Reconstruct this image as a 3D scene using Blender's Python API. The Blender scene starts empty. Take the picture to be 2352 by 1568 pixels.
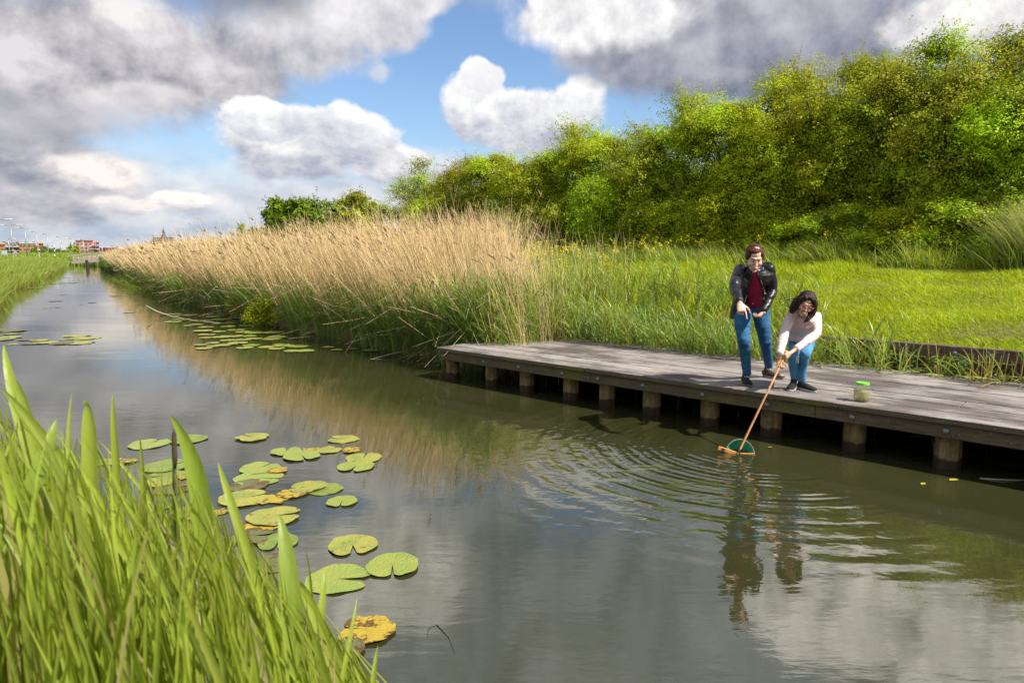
import bpy, math, random
import numpy as np
from mathutils import Vector, Matrix
random.seed(4); RS = np.random.RandomState(7)
sc = bpy.context.scene
COL = sc.collection
rad = math.radians

# ------------------------------------------------------------------ camera
H = 1.95                                   # eye height above the water
FPX = 24/36*2351; CXP, CYP, HOR = 1175.5, 784, 584
PITCH = math.atan((CYP-HOR)/FPX)
cam = bpy.data.cameras.new("camera"); camo = bpy.data.objects.new("camera", cam); COL.objects.link(camo)
cam.lens = 24; cam.sensor_width = 36; cam.clip_start = 0.05; cam.clip_end = 9000
camo.location = (0, 0, H); camo.rotation_euler = (math.pi/2-PITCH, 0, 0)
cam.dof.use_dof = True; cam.dof.focus_distance = 7.6; cam.dof.aperture_fstop = 8.0
sc.camera = camo

def ray(x, y):
    u = (x-CXP)/FPX; v = -(y-CYP)/FPX; c, s = math.cos(PITCH), math.sin(PITCH)
    return np.array([u, c+v*s, -s+v*c])
def onz(x, y, z=0.):
    d = ray(x, y); return np.array([0, 0, H])+d*((z-H)/d[2])
def at(x, y, Y):
    d = ray(x, y); return np.array([0, 0, H])+d*Y/d[1]
def proj(P):
    P = np.asarray(P, float)-np.array([0, 0, H]); c, s = math.cos(PITCH), math.sin(PITCH)
    zf = P[..., 1]*c-P[..., 2]*s; up = P[..., 1]*s+P[..., 2]*c
    return CXP+FPX*P[..., 0]/zf, CYP-FPX*up/zf

# ------------------------------------------------------------------ light and sky
sc.view_settings.view_transform = 'Standard'; sc.view_settings.look = 'None'
sc.view_settings.exposure = 0.65; sc.view_settings.gamma = 1
SUN_EL = rad(47); SUN_AZ = math.atan2(.86, -.50)       # clockwise from +Y
sun = bpy.data.lights.new("sun", 'SUN'); suno = bpy.data.objects.new("sun", sun); COL.objects.link(suno)
sun.energy = 4.8; sun.angle = rad(.5); sun.color = (1, .955, .87)
SD = Vector((math.sin(SUN_AZ)*math.cos(SUN_EL), math.cos(SUN_AZ)*math.cos(SUN_EL), math.sin(SUN_EL)))
suno.rotation_euler = SD.to_track_quat('Z', 'Y').to_euler()
suno.location = (20, -5, 30)

class NT:
    def __init__(s, nt): s.nt = nt
    def n(s, t, **kw):
        nd = s.nt.nodes.new(t)
        for k, v in kw.items(): setattr(nd, k, v)
        return nd
    def l(s, a, b): s.nt.links.new(a, b)
    def put(s, sock, v):
        if isinstance(v, bpy.types.NodeSocket): s.l(v, sock)
        else: sock.default_value = v
    def m(s, op, a, b=0., c=0., clamp=False):
        nd = s.n('ShaderNodeMath', operation=op, use_clamp=clamp)
        for i, v in enumerate((a, b, c)): s.put(nd.inputs[i], v)
        return nd.outputs[0]
    def vm(s, op, a, b=(0, 0, 0)):
        nd = s.n('ShaderNodeVectorMath', operation=op)
        s.put(nd.inputs[0], a)
        if op == 'SCALE': s.put(nd.inputs['Scale'], b)
        else: s.put(nd.inputs[1], b)
        return nd.outputs['Value'] if op in ('LENGTH', 'DOT_PRODUCT', 'DISTANCE') else nd.outputs[0]
    def noise(s, vec, scale, detail=4, rough=.55, dist=0., color=False, dim='3D'):
        nd = s.n('ShaderNodeTexNoise', noise_dimensions=dim)
        if vec is not None: s.l(vec, nd.inputs['Vector'])
        nd.inputs['Scale'].default_value = scale; nd.inputs['Detail'].default_value = detail
        nd.inputs['Roughness'].default_value = rough; nd.inputs['Distortion'].default_value = dist
        return nd.outputs[1 if color else 0]
    def mr(s, v, a, b, c=0., d=1., smooth=False):
        nd = s.n('ShaderNodeMapRange', interpolation_type='SMOOTHSTEP' if smooth else 'LINEAR')
        s.put(nd.inputs[0], v)
        for i, x in enumerate((a, b, c, d)): s.put(nd.inputs[1+i], x)
        return nd.outputs[0]
    def mix(s, f, a, b, mode='MIX'):
        nd = s.n('ShaderNodeMix', data_type='RGBA', blend_type=mode)
        s.put(nd.inputs[0], f)
        for i, v in ((6, a), (7, b)):
            if isinstance(v, bpy.types.NodeSocket): s.l(v, nd.inputs[i])
            else: nd.inputs[i].default_value = (v[0], v[1], v[2], 1)
        return nd.outputs[2]

def lin(r, g, b):
    f = lambda c: (c/255/12.92) if c/255 <= .04045 else ((c/255+.055)/1.055)**2.4
    return (f(r), f(g), f(b))

def build_world():
    w = bpy.data.worlds.new("World"); sc.world = w; w.use_nodes = True
    nt = NT(w.node_tree); w.node_tree.nodes.clear()
    sky = nt.n('ShaderNodeTexSky', sky_type='NISHITA'); sky.sun_disc = False
    sky.sun_elevation = SUN_EL; sky.sun_rotation = SUN_AZ; sky.air_density = 1.0; sky.dust_density = .6; sky.ozone_density = 2.0
    tc = nt.n('ShaderNodeTexCoord'); g = nt.vm('NORMALIZE', tc.outputs['Generated'])
    sep = nt.n('ShaderNodeSeparateXYZ'); nt.l(g, sep.inputs[0])
    az = nt.m('ARCTAN2', sep.outputs[0], sep.outputs[1]); el = nt.m('ARCSINE', sep.outputs[2])
    cb = nt.n('ShaderNodeCombineXYZ'); nt.l(az, cb.inputs[0]); nt.l(el, cb.inputs[1]); P = cb.outputs[0]
    # cloud noise lives on the direction sphere, finer towards the horizon
    den = nt.m('ADD', nt.m('ABSOLUTE', el), .16)
    c2 = nt.n('ShaderNodeCombineXYZ'); nt.l(az, c2.inputs[0]); nt.l(nt.m('MULTIPLY', nt.m('LOGARITHM', den, math.e), .42), c2.inputs[1])
    Q = c2.outputs[0]
    N1 = nt.noise(Q, 7.0, 9, .56)
    M1 = nt.noise(Q, 5.0, 7, .56); M2 = nt.noise(nt.vm('ADD', Q, (.016, .030, 0)), 5.0, 7, .56)
    N3 = nt.noise(Q, 24.0, 6, .6)
    NL = nt.noise(nt.vm('ADD', Q, (5, 3, 0)), 2.6, 4, .5)
    emb = nt.m('MULTIPLY', nt.m('SUBTRACT', M1, M2), 3.4)
    wv = nt.n('ShaderNodeVectorMath', operation='SUBTRACT'); nt.l(nt.noise(Q, 5, 4, .6, color=True), wv.inputs[0]); wv.inputs[1].default_value = (.5, .5, .5)
    PW = nt.vm('ADD', P, nt.vm('SCALE', wv.outputs[0], .07))
    N4 = nt.noise(nt.vm('ADD', Q, (9, 2, 0)), 13.0, 9, .62)
    nn = nt.m('ADD', nt.m('MULTIPLY_ADD', nt.m('SUBTRACT', N4, .5), .9, nt.m('MULTIPLY', nt.m('SUBTRACT', N1, .5), .8)), nt.m('MULTIPLY', nt.m('SUBTRACT', N3, .5), .34))
    emb2 = nt.m('MULTIPLY', nt.m('SUBTRACT', N4, nt.noise(nt.vm('ADD', Q, (9.010, 2.016, 0)), 13.0, 9, .62)), 2.2)
    K = 6.7
    col = nt.mix(1., sky.outputs[0], (.90, 1.0, 1.10), 'MULTIPLY')
    hz = nt.mr(el, -.02, .30, 1, 0)
    pale = tuple(c*K for c in lin(176, 205, 226))
    col = nt.mix(nt.m('MULTIPLY', nt.m('POWER', hz, 1.6), .85), col, pale)
    def ang(x, y):
        d = ray(x, y); d = d/np.linalg.norm(d); return math.atan2(d[0], d[1]), math.asin(d[2])
    def cloud(col, x, y, rx, ry, dark, bright,  soft=.35, na=1.3, grad=.4, ek=1.0, op=1.0, bias=-.12, hdr=1.0, mirror=False):
        a, e = ang(x, y); e = -e if mirror else e; k = 1/FPX*.93
        q = nt.vm('DIVIDE', nt.vm('SUBTRACT', PW, (a, e, 0)), (rx*k, ry*k, 1))
        r = nt.m('SUBTRACT', 1.0, nt.vm('LENGTH', q))
        mk = nt.mr(nt.m('MULTIPLY_ADD', nn, na, r), bias, bias+soft, 0, op, True)
        s2 = nt.n('ShaderNodeSeparateXYZ'); nt.l(q, s2.inputs[0])
        v = nt.m('MULTIPLY_ADD', s2.outputs[1], grad*.8, .58 if bright[0] > 249 else .5)
        v = nt.m('ADD', nt.m('MULTIPLY_ADD', emb2, ek*(1.2 if bright[0] > 249 else .5), v), nt.m('MULTIPLY_ADD', emb, ek, nt.m('MULTIPLY', nt.m('SUBTRACT', NL, .5), .8)))
        v = nt.mr(v, 0, 1, 0, 1)
        cc = nt.mix(v, tuple(c*K for c in lin(*dark)), tuple(c*K*hdr for c in lin(*bright)))
        return nt.mix(mk, col, cc)
    # general broken cloud above the frame and all round
    gm = nt.m('MULTIPLY', nt.mr(nt.m('ADD', NL, nt.m('MULTIPLY', nn, .35)), .42, .56, 0, 1, True), nt.mr(el, .31, .40, 0, 1, True))
    behind = nt.mr(sep.outputs[1], .45, .2, 0, 1, True)
    gm2 = nt.m('MULTIPLY', nt.mr(nt.m('ADD', NL, nt.m('MULTIPLY', nn, .35)), .40, .55, 0, 1, True), behind)
    gm = nt.m('MAXIMUM', gm, gm2)
    gv = nt.mr(nt.m('MULTIPLY_ADD', emb, 1.0, nt.m('MULTIPLY_ADD', nt.m('SUBTRACT', N1, .5), 2.2, .5)), 0, 1, 0, 1)
    gc = nt.mix(gv, tuple(c*K for c in lin(140, 146, 160)), tuple(c*K for c in lin(255, 253, 252)))
    col = nt.mix(gm, col, gc)
    # far cloud banks near the horizon
    hb = nt.m('MULTIPLY', nt.mr(nt.m('ADD', M1, nt.m('MULTIPLY', nt.m('SUBTRACT', N3, .5), .2)), .30, .45, 0, 1, True), nt.mr(el, .17, .06, 0, .92, True))
    hv = nt.mr(nt.m('MULTIPLY_ADD', emb, 1.2, nt.m('MULTIPLY_ADD', nt.m('SUBTRACT', N1, .5), 2.0, .5)), 0, 1, 0, 1)
    col = nt.mix(hb, col, nt.mix(hv, tuple(c*K for c in lin(178, 190, 208)), tuple(c*K for c in lin(244, 241, 240))))
    c = lambda *a, **k: cloud(col, *a, **k)
    col = c(760, 480, 330, 55, (184, 194, 210), (236, 236, 240), .6, .8, .2, 1.0, .9)
    col = c(1000, 420, 200, 70, (190, 198, 214), (238, 238, 244), .6, .8, .2, 1.0, .9)
    # low grey mass at the left
    col = c(60, 410, 260, 110, (146, 150, 166), (226, 222, 224), .5, .8, .1, 1.2)
    col = c(225, 400, 110, 42, (186, 184, 192), (252, 246, 240), .5, .7, .6, 1.2)
    # the big sheets overhead
    for (x, y, rx, ry) in ((950, 0, 95, 38), (840, 35, 150, 75), (700, 95, 150, 95), (560, 190, 120, 60)):
        col = c(x, y, rx, ry, (180, 180, 190), (248, 246, 247), .5, .75, .3, 1.1)
    col = c(180, 130, 470, 150, (136, 137, 148), (226, 222, 225), .55, .6, .1, 1.3)
    col = c(60, 270, 280, 75, (146, 148, 160), (202, 200, 207), .7, .6, .3, 1.)
    col = c(570, -10, 200, 70, (118, 118, 126), (160, 160, 167), .9, .6, 0, .6, .8)
    col = c(330, 225, 100, 42, (176, 174, 184), (236, 231, 232), .6, .6, .9, 1., .9)
    col = c(300, 25, 90, 45, (186, 184, 190), (250, 246, 244), .8, .6, .3, 1., .75)
    # sunlit cumulus
    col = c(425, 464, 66, 24, (196, 197, 206), (254, 250, 245), .35, .9, .8, 1.2)
    col = c(300, 476, 60, 24, (196, 197, 206), (250, 244, 238), .4, .9, .8, 1.2, .9)
    col = c(225, 415, 70, 34, (186, 186, 196), (251, 245, 238), .45, 1.0, .8, 1.2, .8)
    col = c(890, 385, 90, 46, (196, 198, 212), (254, 252, 250), .25, .8, .7, 1.2)
    col = c(690, 338, 188, 84, (172, 176, 194), (255, 254, 252), .30, .85, .8, .8)
    col = c(790, 305, 115, 55, (194, 197, 212), (255, 255, 254), .26, .85, .8, .9)
    col = c(600, 288, 80, 46, (194, 197, 212), (255, 255, 254), .26, .85, .8, .9)
    col = c(1080, 240, 88, 90, (190, 193, 208), (255, 255, 254), .24, .85, .5, .9)
    col = c(1100, 165, 56, 46, (224, 224, 232), (255, 255, 254), .22, .8, .5, .8)
    col = c(1235, 275, 155, 78, (186, 190, 206), (255, 254, 252), .26, .9, .6, 1.0)
    col = c(1330, 225, 60, 48, (200, 203, 215), (255, 255, 254), .26, .85, .6, 1.0)
    col = c(868, 165, 30, 28, (190, 200, 220), (224, 226, 234), .8, .6, .3, 1, .75)
    col = c(1270, 20, 75, 62, (182, 184, 196), (255, 253, 252), .3, .6, .3, 1.1)
    col = c(1430, 85, 180, 105, (150, 154, 170), (212, 211, 219), .5, .6, .5, 1.1)
    col = c(1720, 100, 410, 135, (120, 126, 146), (198, 197, 206), .4, .55, .5, 1.0)
    col = c(1500, 15, 230, 48, (166, 166, 176), (248, 245, 244), .9, .6, .3, 1.1, .8)
    col = c(2240, 35, 180, 66, (188, 188, 196), (255, 252, 249), .4, .7, .4, 1.1)
    # cloud higher than the frame, known from its mirror image in the canal
    W = lambda x, y, rx, ry, dk, br, soft, h, op=1.: cloud(col, x, y, rx, ry, dk, br, soft, .7, .2, .9, op, -.12, h, True)
    col = W(1250, 1470, 1300, 300, (118, 128, 146), (182, 188, 200), .5, 1.45, .9)
    col = W(820, 1330, 330, 170, (190, 186, 180), (246, 240, 232), .6, 2.2, .9)
    col = W(2060, 1430, 330, 140, (196, 192, 186), (252, 246, 238), .4, 2.0)
    col = W(300, 1330, 420, 150, (170, 170, 172), (236, 232, 228), .6, 1.5, .9)
    col = W(1350, 1085, 220, 75, (206, 206, 210), (255, 253, 252), .5, 1.12)
    bg = nt.n('ShaderNodeBackground'); nt.l(col, bg.inputs[0]); bg.inputs[1].default_value = .1
    out = nt.n('ShaderNodeOutputWorld'); nt.l(bg.outputs[0], out.inputs[0])
    w.cycles.sampling_method = 'MANUAL'; w.cycles.sample_map_resolution = 512
build_world()
sc.cycles.max_bounces = 8; sc.cycles.diffuse_bounces = 3; sc.cycles.glossy_bounces = 3
sc.cycles.transmission_bounces = 6; sc.cycles.transparent_max_bounces = 6; sc.cycles.caustics_reflective = False
sc.cycles.caustics_refractive = False

# ------------------------------------------------------------------ frames of the place
E = np.array([.733, -.680, 0.]); N = np.array([.680, .733, 0.])     # along the jetty, away from the water
DZ = .5
def ts(t, s, z=0.):
    t = np.asarray(t, float)[..., None]; s = np.asarray(s, float)[..., None]
    p = t*E+s*N; p[..., 2] = z; return p
RT = np.array([-900, -400, -200, -125, -111, -70, -43, -30, -18, -9.8, -8., 12, 60]); 
RSx = np.array([60, 44, 40, 36.5, 33., 21.8, 15.0, 11.5, 9.35, 8.2, 8.0, 8.0, 8.0])
LT = np.array([-900, -400, -200, -125, -75, -43, -20, -8, 0, 12, 60]); LSx = np.array([54, 38, 35, 31.5, 17.5, 8.0, 2.8, 1.1, .95, .95, .95])
def redge(t): return np.interp(t, RT, RSx)
def ledge(t): return np.interp(t, LT, LSx)
def ground(t, s):
    """height of the land; the bed of the canal is below the water"""
    t = np.asarray(t, float); s = np.asarray(s, float)
    r = s-redge(t)
    wob = .05*np.sin(t*1.3+s*.8)+.05*np.sin(t*.47-s*1.9)
    za = np.interp(r, [-1.2, 0, .6, 2.2, 5.5, 14, 30, 80, 600], [-.9, -.12, .08, .35, 1.0, 1.75, 1.7, 1.4, 1.4])
    zb = np.interp(s, [8.2, 9.2, 10.12, 10.2, 12, 20, 22.5, 26, 40, 600], [-.9, -.25, -.15, .76, .93, 1.58, 1.82, 1.95, 1.9, 1.6])
    f = np.clip((t+9.5)/1.5, 0, 1)
    zr = za*(1-f)+zb*f
    l = ledge(t)-s
    zl = np.interp(l, [-1.2, 0, .5, 1.5, 4, 12, 60, 600], [-.9, -.06, .28, .46, .55, .75, 1.2, 1.2])
    z = np.where(r > -1.2, zr, np.where(l > -1.2, zl, -.9))
    return z+np.where(z > .3, wob, 0)

# ------------------------------------------------------------------ mesh helpers
def wl(o):
    v = np.zeros(3)
    while o is not None: v += np.array(o.location); o = o.parent
    return v
def tag(o, label=None, cat=None, group=None, kind=None):
    if label: o['label'] = label
    if cat: o['category'] = cat
    if group: o['group'] = group
    if kind: o['kind'] = kind
    return o
def empty(name, loc, label=None, cat=None, group=None, rz=0):
    o = bpy.data.objects.new(name, None); COL.objects.link(o); o.location = tuple(loc); o.rotation_euler = (0, 0, rz)
    o.empty_display_size = .1
    return tag(o, label, cat, group)
def mesh(name, V, F, mat=None, tint=None, smooth=False, mi=None):
    V = np.asarray(V, np.float32).reshape(-1, 3); me = bpy.data.meshes.new(name)
    if isinstance(F, np.ndarray):
        k = F.shape[1]; m = len(F)
        me.vertices.add(len(V)); me.vertices.foreach_set('co', V.ravel())
        me.loops.add(m*k); me.loops.foreach_set('vertex_index', F.astype(np.int32).ravel())
        me.polygons.add(m); me.polygons.foreach_set('loop_start', np.arange(0, m*k, k, dtype=np.int32))
        me.update(calc_edges=True)
    else:
        me.from_pydata([tuple(map(float, v)) for v in V], [], [tuple(int(i) for i in f) for f in F]); me.update()
    if smooth: me.polygons.foreach_set('use_smooth', np.ones(len(me.polygons), bool))
    if tint is not None:
        a = me.color_attributes.new('tint', 'FLOAT_COLOR', 'POINT')
        c = np.ones((len(V), 4), np.float32); c[:, :3] = tint; a.data.foreach_set('color', c.ravel())
    if mat is not None:
        for m_ in (mat if isinstance(mat, (list, tuple)) else [mat]): me.materials.append(m_)
    if mi is not None: me.polygons.foreach_set('material_index', np.asarray(mi, np.int32))
    return me
def obj(name, me, parent=None, world=True, loc=(0, 0, 0)):
    o = bpy.data.objects.new(name, me); COL.objects.link(o)
    if parent is not None: o.parent = parent
    if world and parent is not None:
        me.transform(Matrix.Translation(Vector(tuple(-wl(parent)))))
    o.location = tuple(loc)
    return o
class MB:
    """collects simple solids into one mesh"""
    def __init__(s): s.V = []; s.F = []; s.M = []; s.n = 0; s.mi = 0
    def add(s, V, F):
        V = np.asarray(V, float).reshape(-1, 3); s.V.append(V)
        for f in F: s.F.append(tuple(int(i)+s.n for i in f)); s.M.append(s.mi)
        s.n += len(V); return s
    def box(s, c, half, ax=None, bev=0.):
        ax = np.eye(3) if ax is None else np.asarray(ax, float)     # rows = axes
        c = np.asarray(c, float); h = np.asarray(half, float)
        if bev <= 0:
            sg = np.array([[-1, -1, -1], [1, -1, -1], [1, 1, -1], [-1, 1, -1], [-1, -1, 1], [1, -1, 1], [1, 1, 1], [-1, 1, 1]])
            V = c+(sg*h)@ax
            return s.add(V, [(3, 2, 1, 0), (4, 5, 6, 7), (0, 1, 5, 4), (1, 2, 6, 5), (2, 3, 7, 6), (3, 0, 4, 7)])
        V = []; F = []; idx = {}
        for sx in (-1, 1):
            for sy in (-1, 1):
                for sz in (-1, 1):
                    for k in range(3):
                        q = np.array([sx, sy, sz])*(h-bev); q[k] = (sx, sy, sz)[k]*h[k]
                        idx[(sx, sy, sz, k)] = len(V); V.append(c+q@ax)
        for k in range(3):
            a, b = [(1, 2), (2, 0), (0, 1)][k]
            for sg in (-1, 1):
                f = []
                for (u, v) in ((-1, -1), (1, -1), (1, 1), (-1, 1)):
                    t_ = [0, 0, 0]; t_[k] = sg; t_[a] = u; t_[b] = v; f.append(idx[(*t_, k)])
                F.append(f if sg > 0 else f[::-1])
        for k in range(3):        # edges along axis k
            a, b = [(1, 2), (2, 0), (0, 1)][k]
            for u in (-1, 1):
                for v in (-1, 1):
                    def g(sk, kk):
                        t_ = [0, 0, 0]; t_[k] = sk; t_[a] = u; t_[b] = v; return idx[(*t_, kk)]
                    f = [g(-1, a), g(1, a), g(1, b), g(-1, b)]
                    F.append(f if u*v > 0 else f[::-1])
        for sx in (-1, 1):
            for sy in (-1, 1):
                for sz in (-1, 1):
                    f = [idx[(sx, sy, sz, k)] for k in range(3)]
                    F.append(f if sx*sy*sz > 0 else f[::-1])
        return s.add(V, F)
    def loft(s, rings, seg=14, caps=True):
        """rings = (centre, a, b) ellipse axes"""
        V = []; F = []
        th = np.linspace(0, 2*np.pi, seg, endpoint=False)
        for c, a, b in rings:
            c, a, b = (np.asarray(q, float) for q in (c, a, b))
            V.append(c+np.cos(th)[:, None]*a+np.sin(th)[:, None]*b)
        k = len(rings)
        for i in range(k-1):
            for j in range(seg):
                j2 = (j+1) % seg
                F.append((i*seg+j, i*seg+j2, (i+1)*seg+j2, (i+1)*seg+j))
        V = np.concatenate(V)
        if caps:
            F.append(tuple(range(seg))[::-1]); F.append(tuple((k-1)*seg+j for j in range(seg)))
        return s.add(V, F)
    def tube(s, pts, rr, seg=10, flat=1.0, up=None):
        pts = np.asarray(pts, float); n = len(pts)
        rr = np.full(n, rr, float) if np.isscalar(rr) else np.asarray(rr, float)
        rings = []; ref = np.array([0, 0, 1.]) if up is None else np.asarray(up, float)
        prev = None
        for i in range(n):
            d = pts[min(i+1, n-1)]-pts[max(i-1, 0)]; d = d/(np.linalg.norm(d)+1e-9)
            if prev is None:
                a = np.cross(ref, d)
                if np.linalg.norm(a) < 1e-2: a = np.cross([1., 0, 0], d)
            else: a = prev-d*(prev@d)
            a = a/(np.linalg.norm(a)+1e-9); prev = a; b = np.cross(d, a)
            rings.append((pts[i], a*rr[i], b*rr[i]*flat))
        return s.loft(rings, seg)
    def cap(s, p, r, q, r2, seg=12):
        p = np.asarray(p, float); q = np.asarray(q, float); d = q-p; L = np.linalg.norm(d)+1e-9; d = d/L
        a = np.cross(d, [0, 0, 1.])
        if np.linalg.norm(a) < 1e-2: a = np.cross(d, [1., 0, 0])
        a /= np.linalg.norm(a); b = np.cross(d, a); rings = []
        for t in (-80, -50, -20): t = rad(t); rings.append((p+d*r*math.sin(t), a*r*math.cos(t), b*r*math.cos(t)))
        for t in (20, 50, 80): t = rad(t); rings.append((q+d*r2*math.sin(t), a*r2*math.cos(t), b*r2*math.cos(t)))
        return s.loft(rings, seg)
    def ell(s, c, r, ax=None, seg=14, nr=9):
        ax = np.eye(3) if ax is None else np.asarray(ax, float); c = np.asarray(c, float); rings = []
        for t in np.linspace(-85, 85, nr):
            t = rad(t); rings.append((c+ax[2]*r[2]*math.sin(t), ax[0]*r[0]*math.cos(t), ax[1]*r[1]*math.cos(t)))
        return s.loft(rings, seg)
    def build(s, name, mat=None, parent=None, smooth=False, world=True, loc=(0, 0, 0), tint=None):
        me = mesh(name, np.concatenate(s.V), s.F, mat, smooth=smooth, mi=s.M if isinstance(mat, (list, tuple)) else None, tint=tint)
        return obj(name, me, parent, world, loc)

def shade_smooth_angle(o, ang=40):
    me = o.data; me.polygons.foreach_set('use_smooth', np.ones(len(me.polygons), bool))
    try: me.set_sharp_from_angle(angle=rad(ang))
    except Exception: pass

def sn(P, f, seed=0, oct_=3):
    r = np.random.RandomState(seed); v = np.zeros(len(P)); a = 1.
    for o in range(oct_):
        for k in range(4):
            d = r.normal(size=3); d /= np.linalg.norm(d); v += a*np.sin(P@d*f*6.28+r.rand()*6.28)/4
        f *= 1.9; a *= .55
    return v

def remesh(name, mb, voxel, mat, parent, smooth=4, disp=None, cut=None, thick=0.):
    me = mesh(name, np.concatenate(mb.V), mb.F)
    o = bpy.data.objects.new(name, me); COL.objects.link(o)
    m = o.modifiers.new('r', 'REMESH'); m.mode = 'VOXEL'; m.voxel_size = voxel; m.use_smooth_shade = True
    m = o.modifiers.new('s', 'SMOOTH'); m.factor = .5; m.iterations = smooth
    dg = bpy.context.evaluated_depsgraph_get(); me2 = bpy.data.meshes.new_from_object(o.evaluated_get(dg))
    bpy.data.objects.remove(o); me2.name = name
    n = len(me2.vertices); co = np.empty(n*3, np.float32); me2.vertices.foreach_get('co', co); co = co.reshape(-1, 3).astype(float)
    if disp is not None:
        no = np.empty(n*3, np.float32); me2.vertices.foreach_get('normal', no); no = no.reshape(-1, 3)
        co = co+no*disp(co, no)[:, None]; me2.vertices.foreach_set('co', co.astype(np.float32).ravel())
    if cut is not None:
        import bmesh
        no = np.empty(n*3, np.float32); me2.vertices.foreach_get('normal', no); no = no.reshape(-1, 3)
        kill = cut(co, no); bm = bmesh.new(); bm.from_mesh(me2); bm.verts.ensure_lookup_table()
        bmesh.ops.delete(bm, geom=[bm.verts[i] for i in np.nonzero(kill)[0]], context='VERTS'); bm.to_mesh(me2); bm.free()
    me2.update()
    me2.materials.clear(); me2.materials.append(mat)
    me2.polygons.foreach_set('use_smooth', np.ones(len(me2.polygons), bool))
    ob = obj(name, me2, parent)
    if thick:
        m = ob.modifiers.new('t', 'SOLIDIFY'); m.thickness = thick; m.offset = -1
    return ob

# ------------------------------------------------------------------ materials
def mat_new(name):
    m = bpy.data.materials.new(name); m.use_nodes = True; m.node_tree.nodes.clear(); return m, NT(m.node_tree)
def fin(nt, sh): o = nt.n('ShaderNodeOutputMaterial'); nt.l(sh, o.inputs[0])
def princ(nt, col, rough=.6, spec=.5, metal=0., bump=None, **kw):
    p = nt.n('ShaderNodeBsdfPrincipled')
    if isinstance(col, bpy.types.NodeSocket): nt.l(col, p.inputs['Base Color'])
    else: p.inputs['Base Color'].default_value = (*col, 1)
    nt.put(p.inputs['Roughness'], rough); p.inputs['Specular IOR Level'].default_value = spec; p.inputs['Metallic'].default_value = metal
    if bump is not None:
        b = nt.n('ShaderNodeBump'); nt.put(b.inputs['Height'], bump[0]); b.inputs['Distance'].default_value = bump[1]; b.inputs['Strength'].default_value = bump[2] if len(bump) > 2 else 1.
        nt.l(b.outputs[0], p.inputs['Normal'])
    for k, v in kw.items(): p.inputs[k.replace('_', ' ')].default_value = v
    return p.outputs[0]
def simple(name, col, rough=.6, spec=.5, metal=0., nscale=None, namt=.2, bump=0., bscale=40, stretch=(1, 1, 1), **kw):
    m, nt = mat_new(name); c = col; b = None
    tc = nt.n('ShaderNodeTexCoord'); vec = nt.vm('MULTIPLY', tc.outputs['Object'], stretch)
    if nscale:
        n_ = nt.noise(vec, nscale, 5, .6); c = nt.mix(nt.mr(n_, .3, .7), tuple(x*(1-namt) for x in col), tuple(min(1, x*(1+namt)) for x in col))
    if bump: b = (nt.noise(vec, bscale, 4, .6), bump)
    fin(nt, princ(nt, c, rough, spec, metal, b, **kw)); return m
def leafy(name, trans=.4, rough=.5, spec=.3, var=.15, gain=1., tgain=1.3):
    m, nt = mat_new(name)
    a = nt.n('ShaderNodeAttribute', attribute_name='tint'); oi = nt.n('ShaderNodeObjectInfo')
    hs = nt.n('ShaderNodeHueSaturation'); nt.l(a.outputs['Color'], hs.inputs['Color'])
    nt.put(hs.inputs['Hue'], nt.mr(oi.outputs['Random'], 0, 1, .5-var*.12, .5+var*.12))
    nt.put(hs.inputs['Value'], nt.mr(oi.outputs['Random'], 0, 1, gain*(1-var), gain*(1+var)))
    p = princ(nt, hs.outputs[0], rough, spec)
    t = nt.n('ShaderNodeBsdfTranslucent')
    tc = nt.mix(1., hs.outputs[0], (tgain, tgain, tgain*.45), 'MULTIPLY'); nt.l(tc, t.inputs[0])
    mx = nt.n('ShaderNodeMixShader'); mx.inputs[0].default_value = trans; nt.l(p, mx.inputs[1]); nt.l(t.outputs[0], mx.inputs[2])
    fin(nt, mx.outputs[0]); return m
M = {}
M['grass'] = leafy('grass', .45, .45, .35, 0)
M['reedleaf'] = leafy('reed_leaf', .42, .42, .4, 0)
M['drystem'] = leafy('dry_stem', .15, .6, .25, 0, tgain=1.)
M['leaf'] = leafy('foliage', .26, .6, .16, .12)
M['skin'] = simple('skin', (.74, .46, .35), .5, .35, nscale=30, namt=.06, Subsurface_Weight=.08)
M['skin2'] = simple('skin_child', (.62, .36, .23), .5, .35, nscale=30, namt=.06, Subsurface_Weight=.08)
M['bark'] = simple('bark', (.09, .065, .045), .9, .2, nscale=20, namt=.4, bump=.02, bscale=30, stretch=(1, 1, .2))

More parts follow.
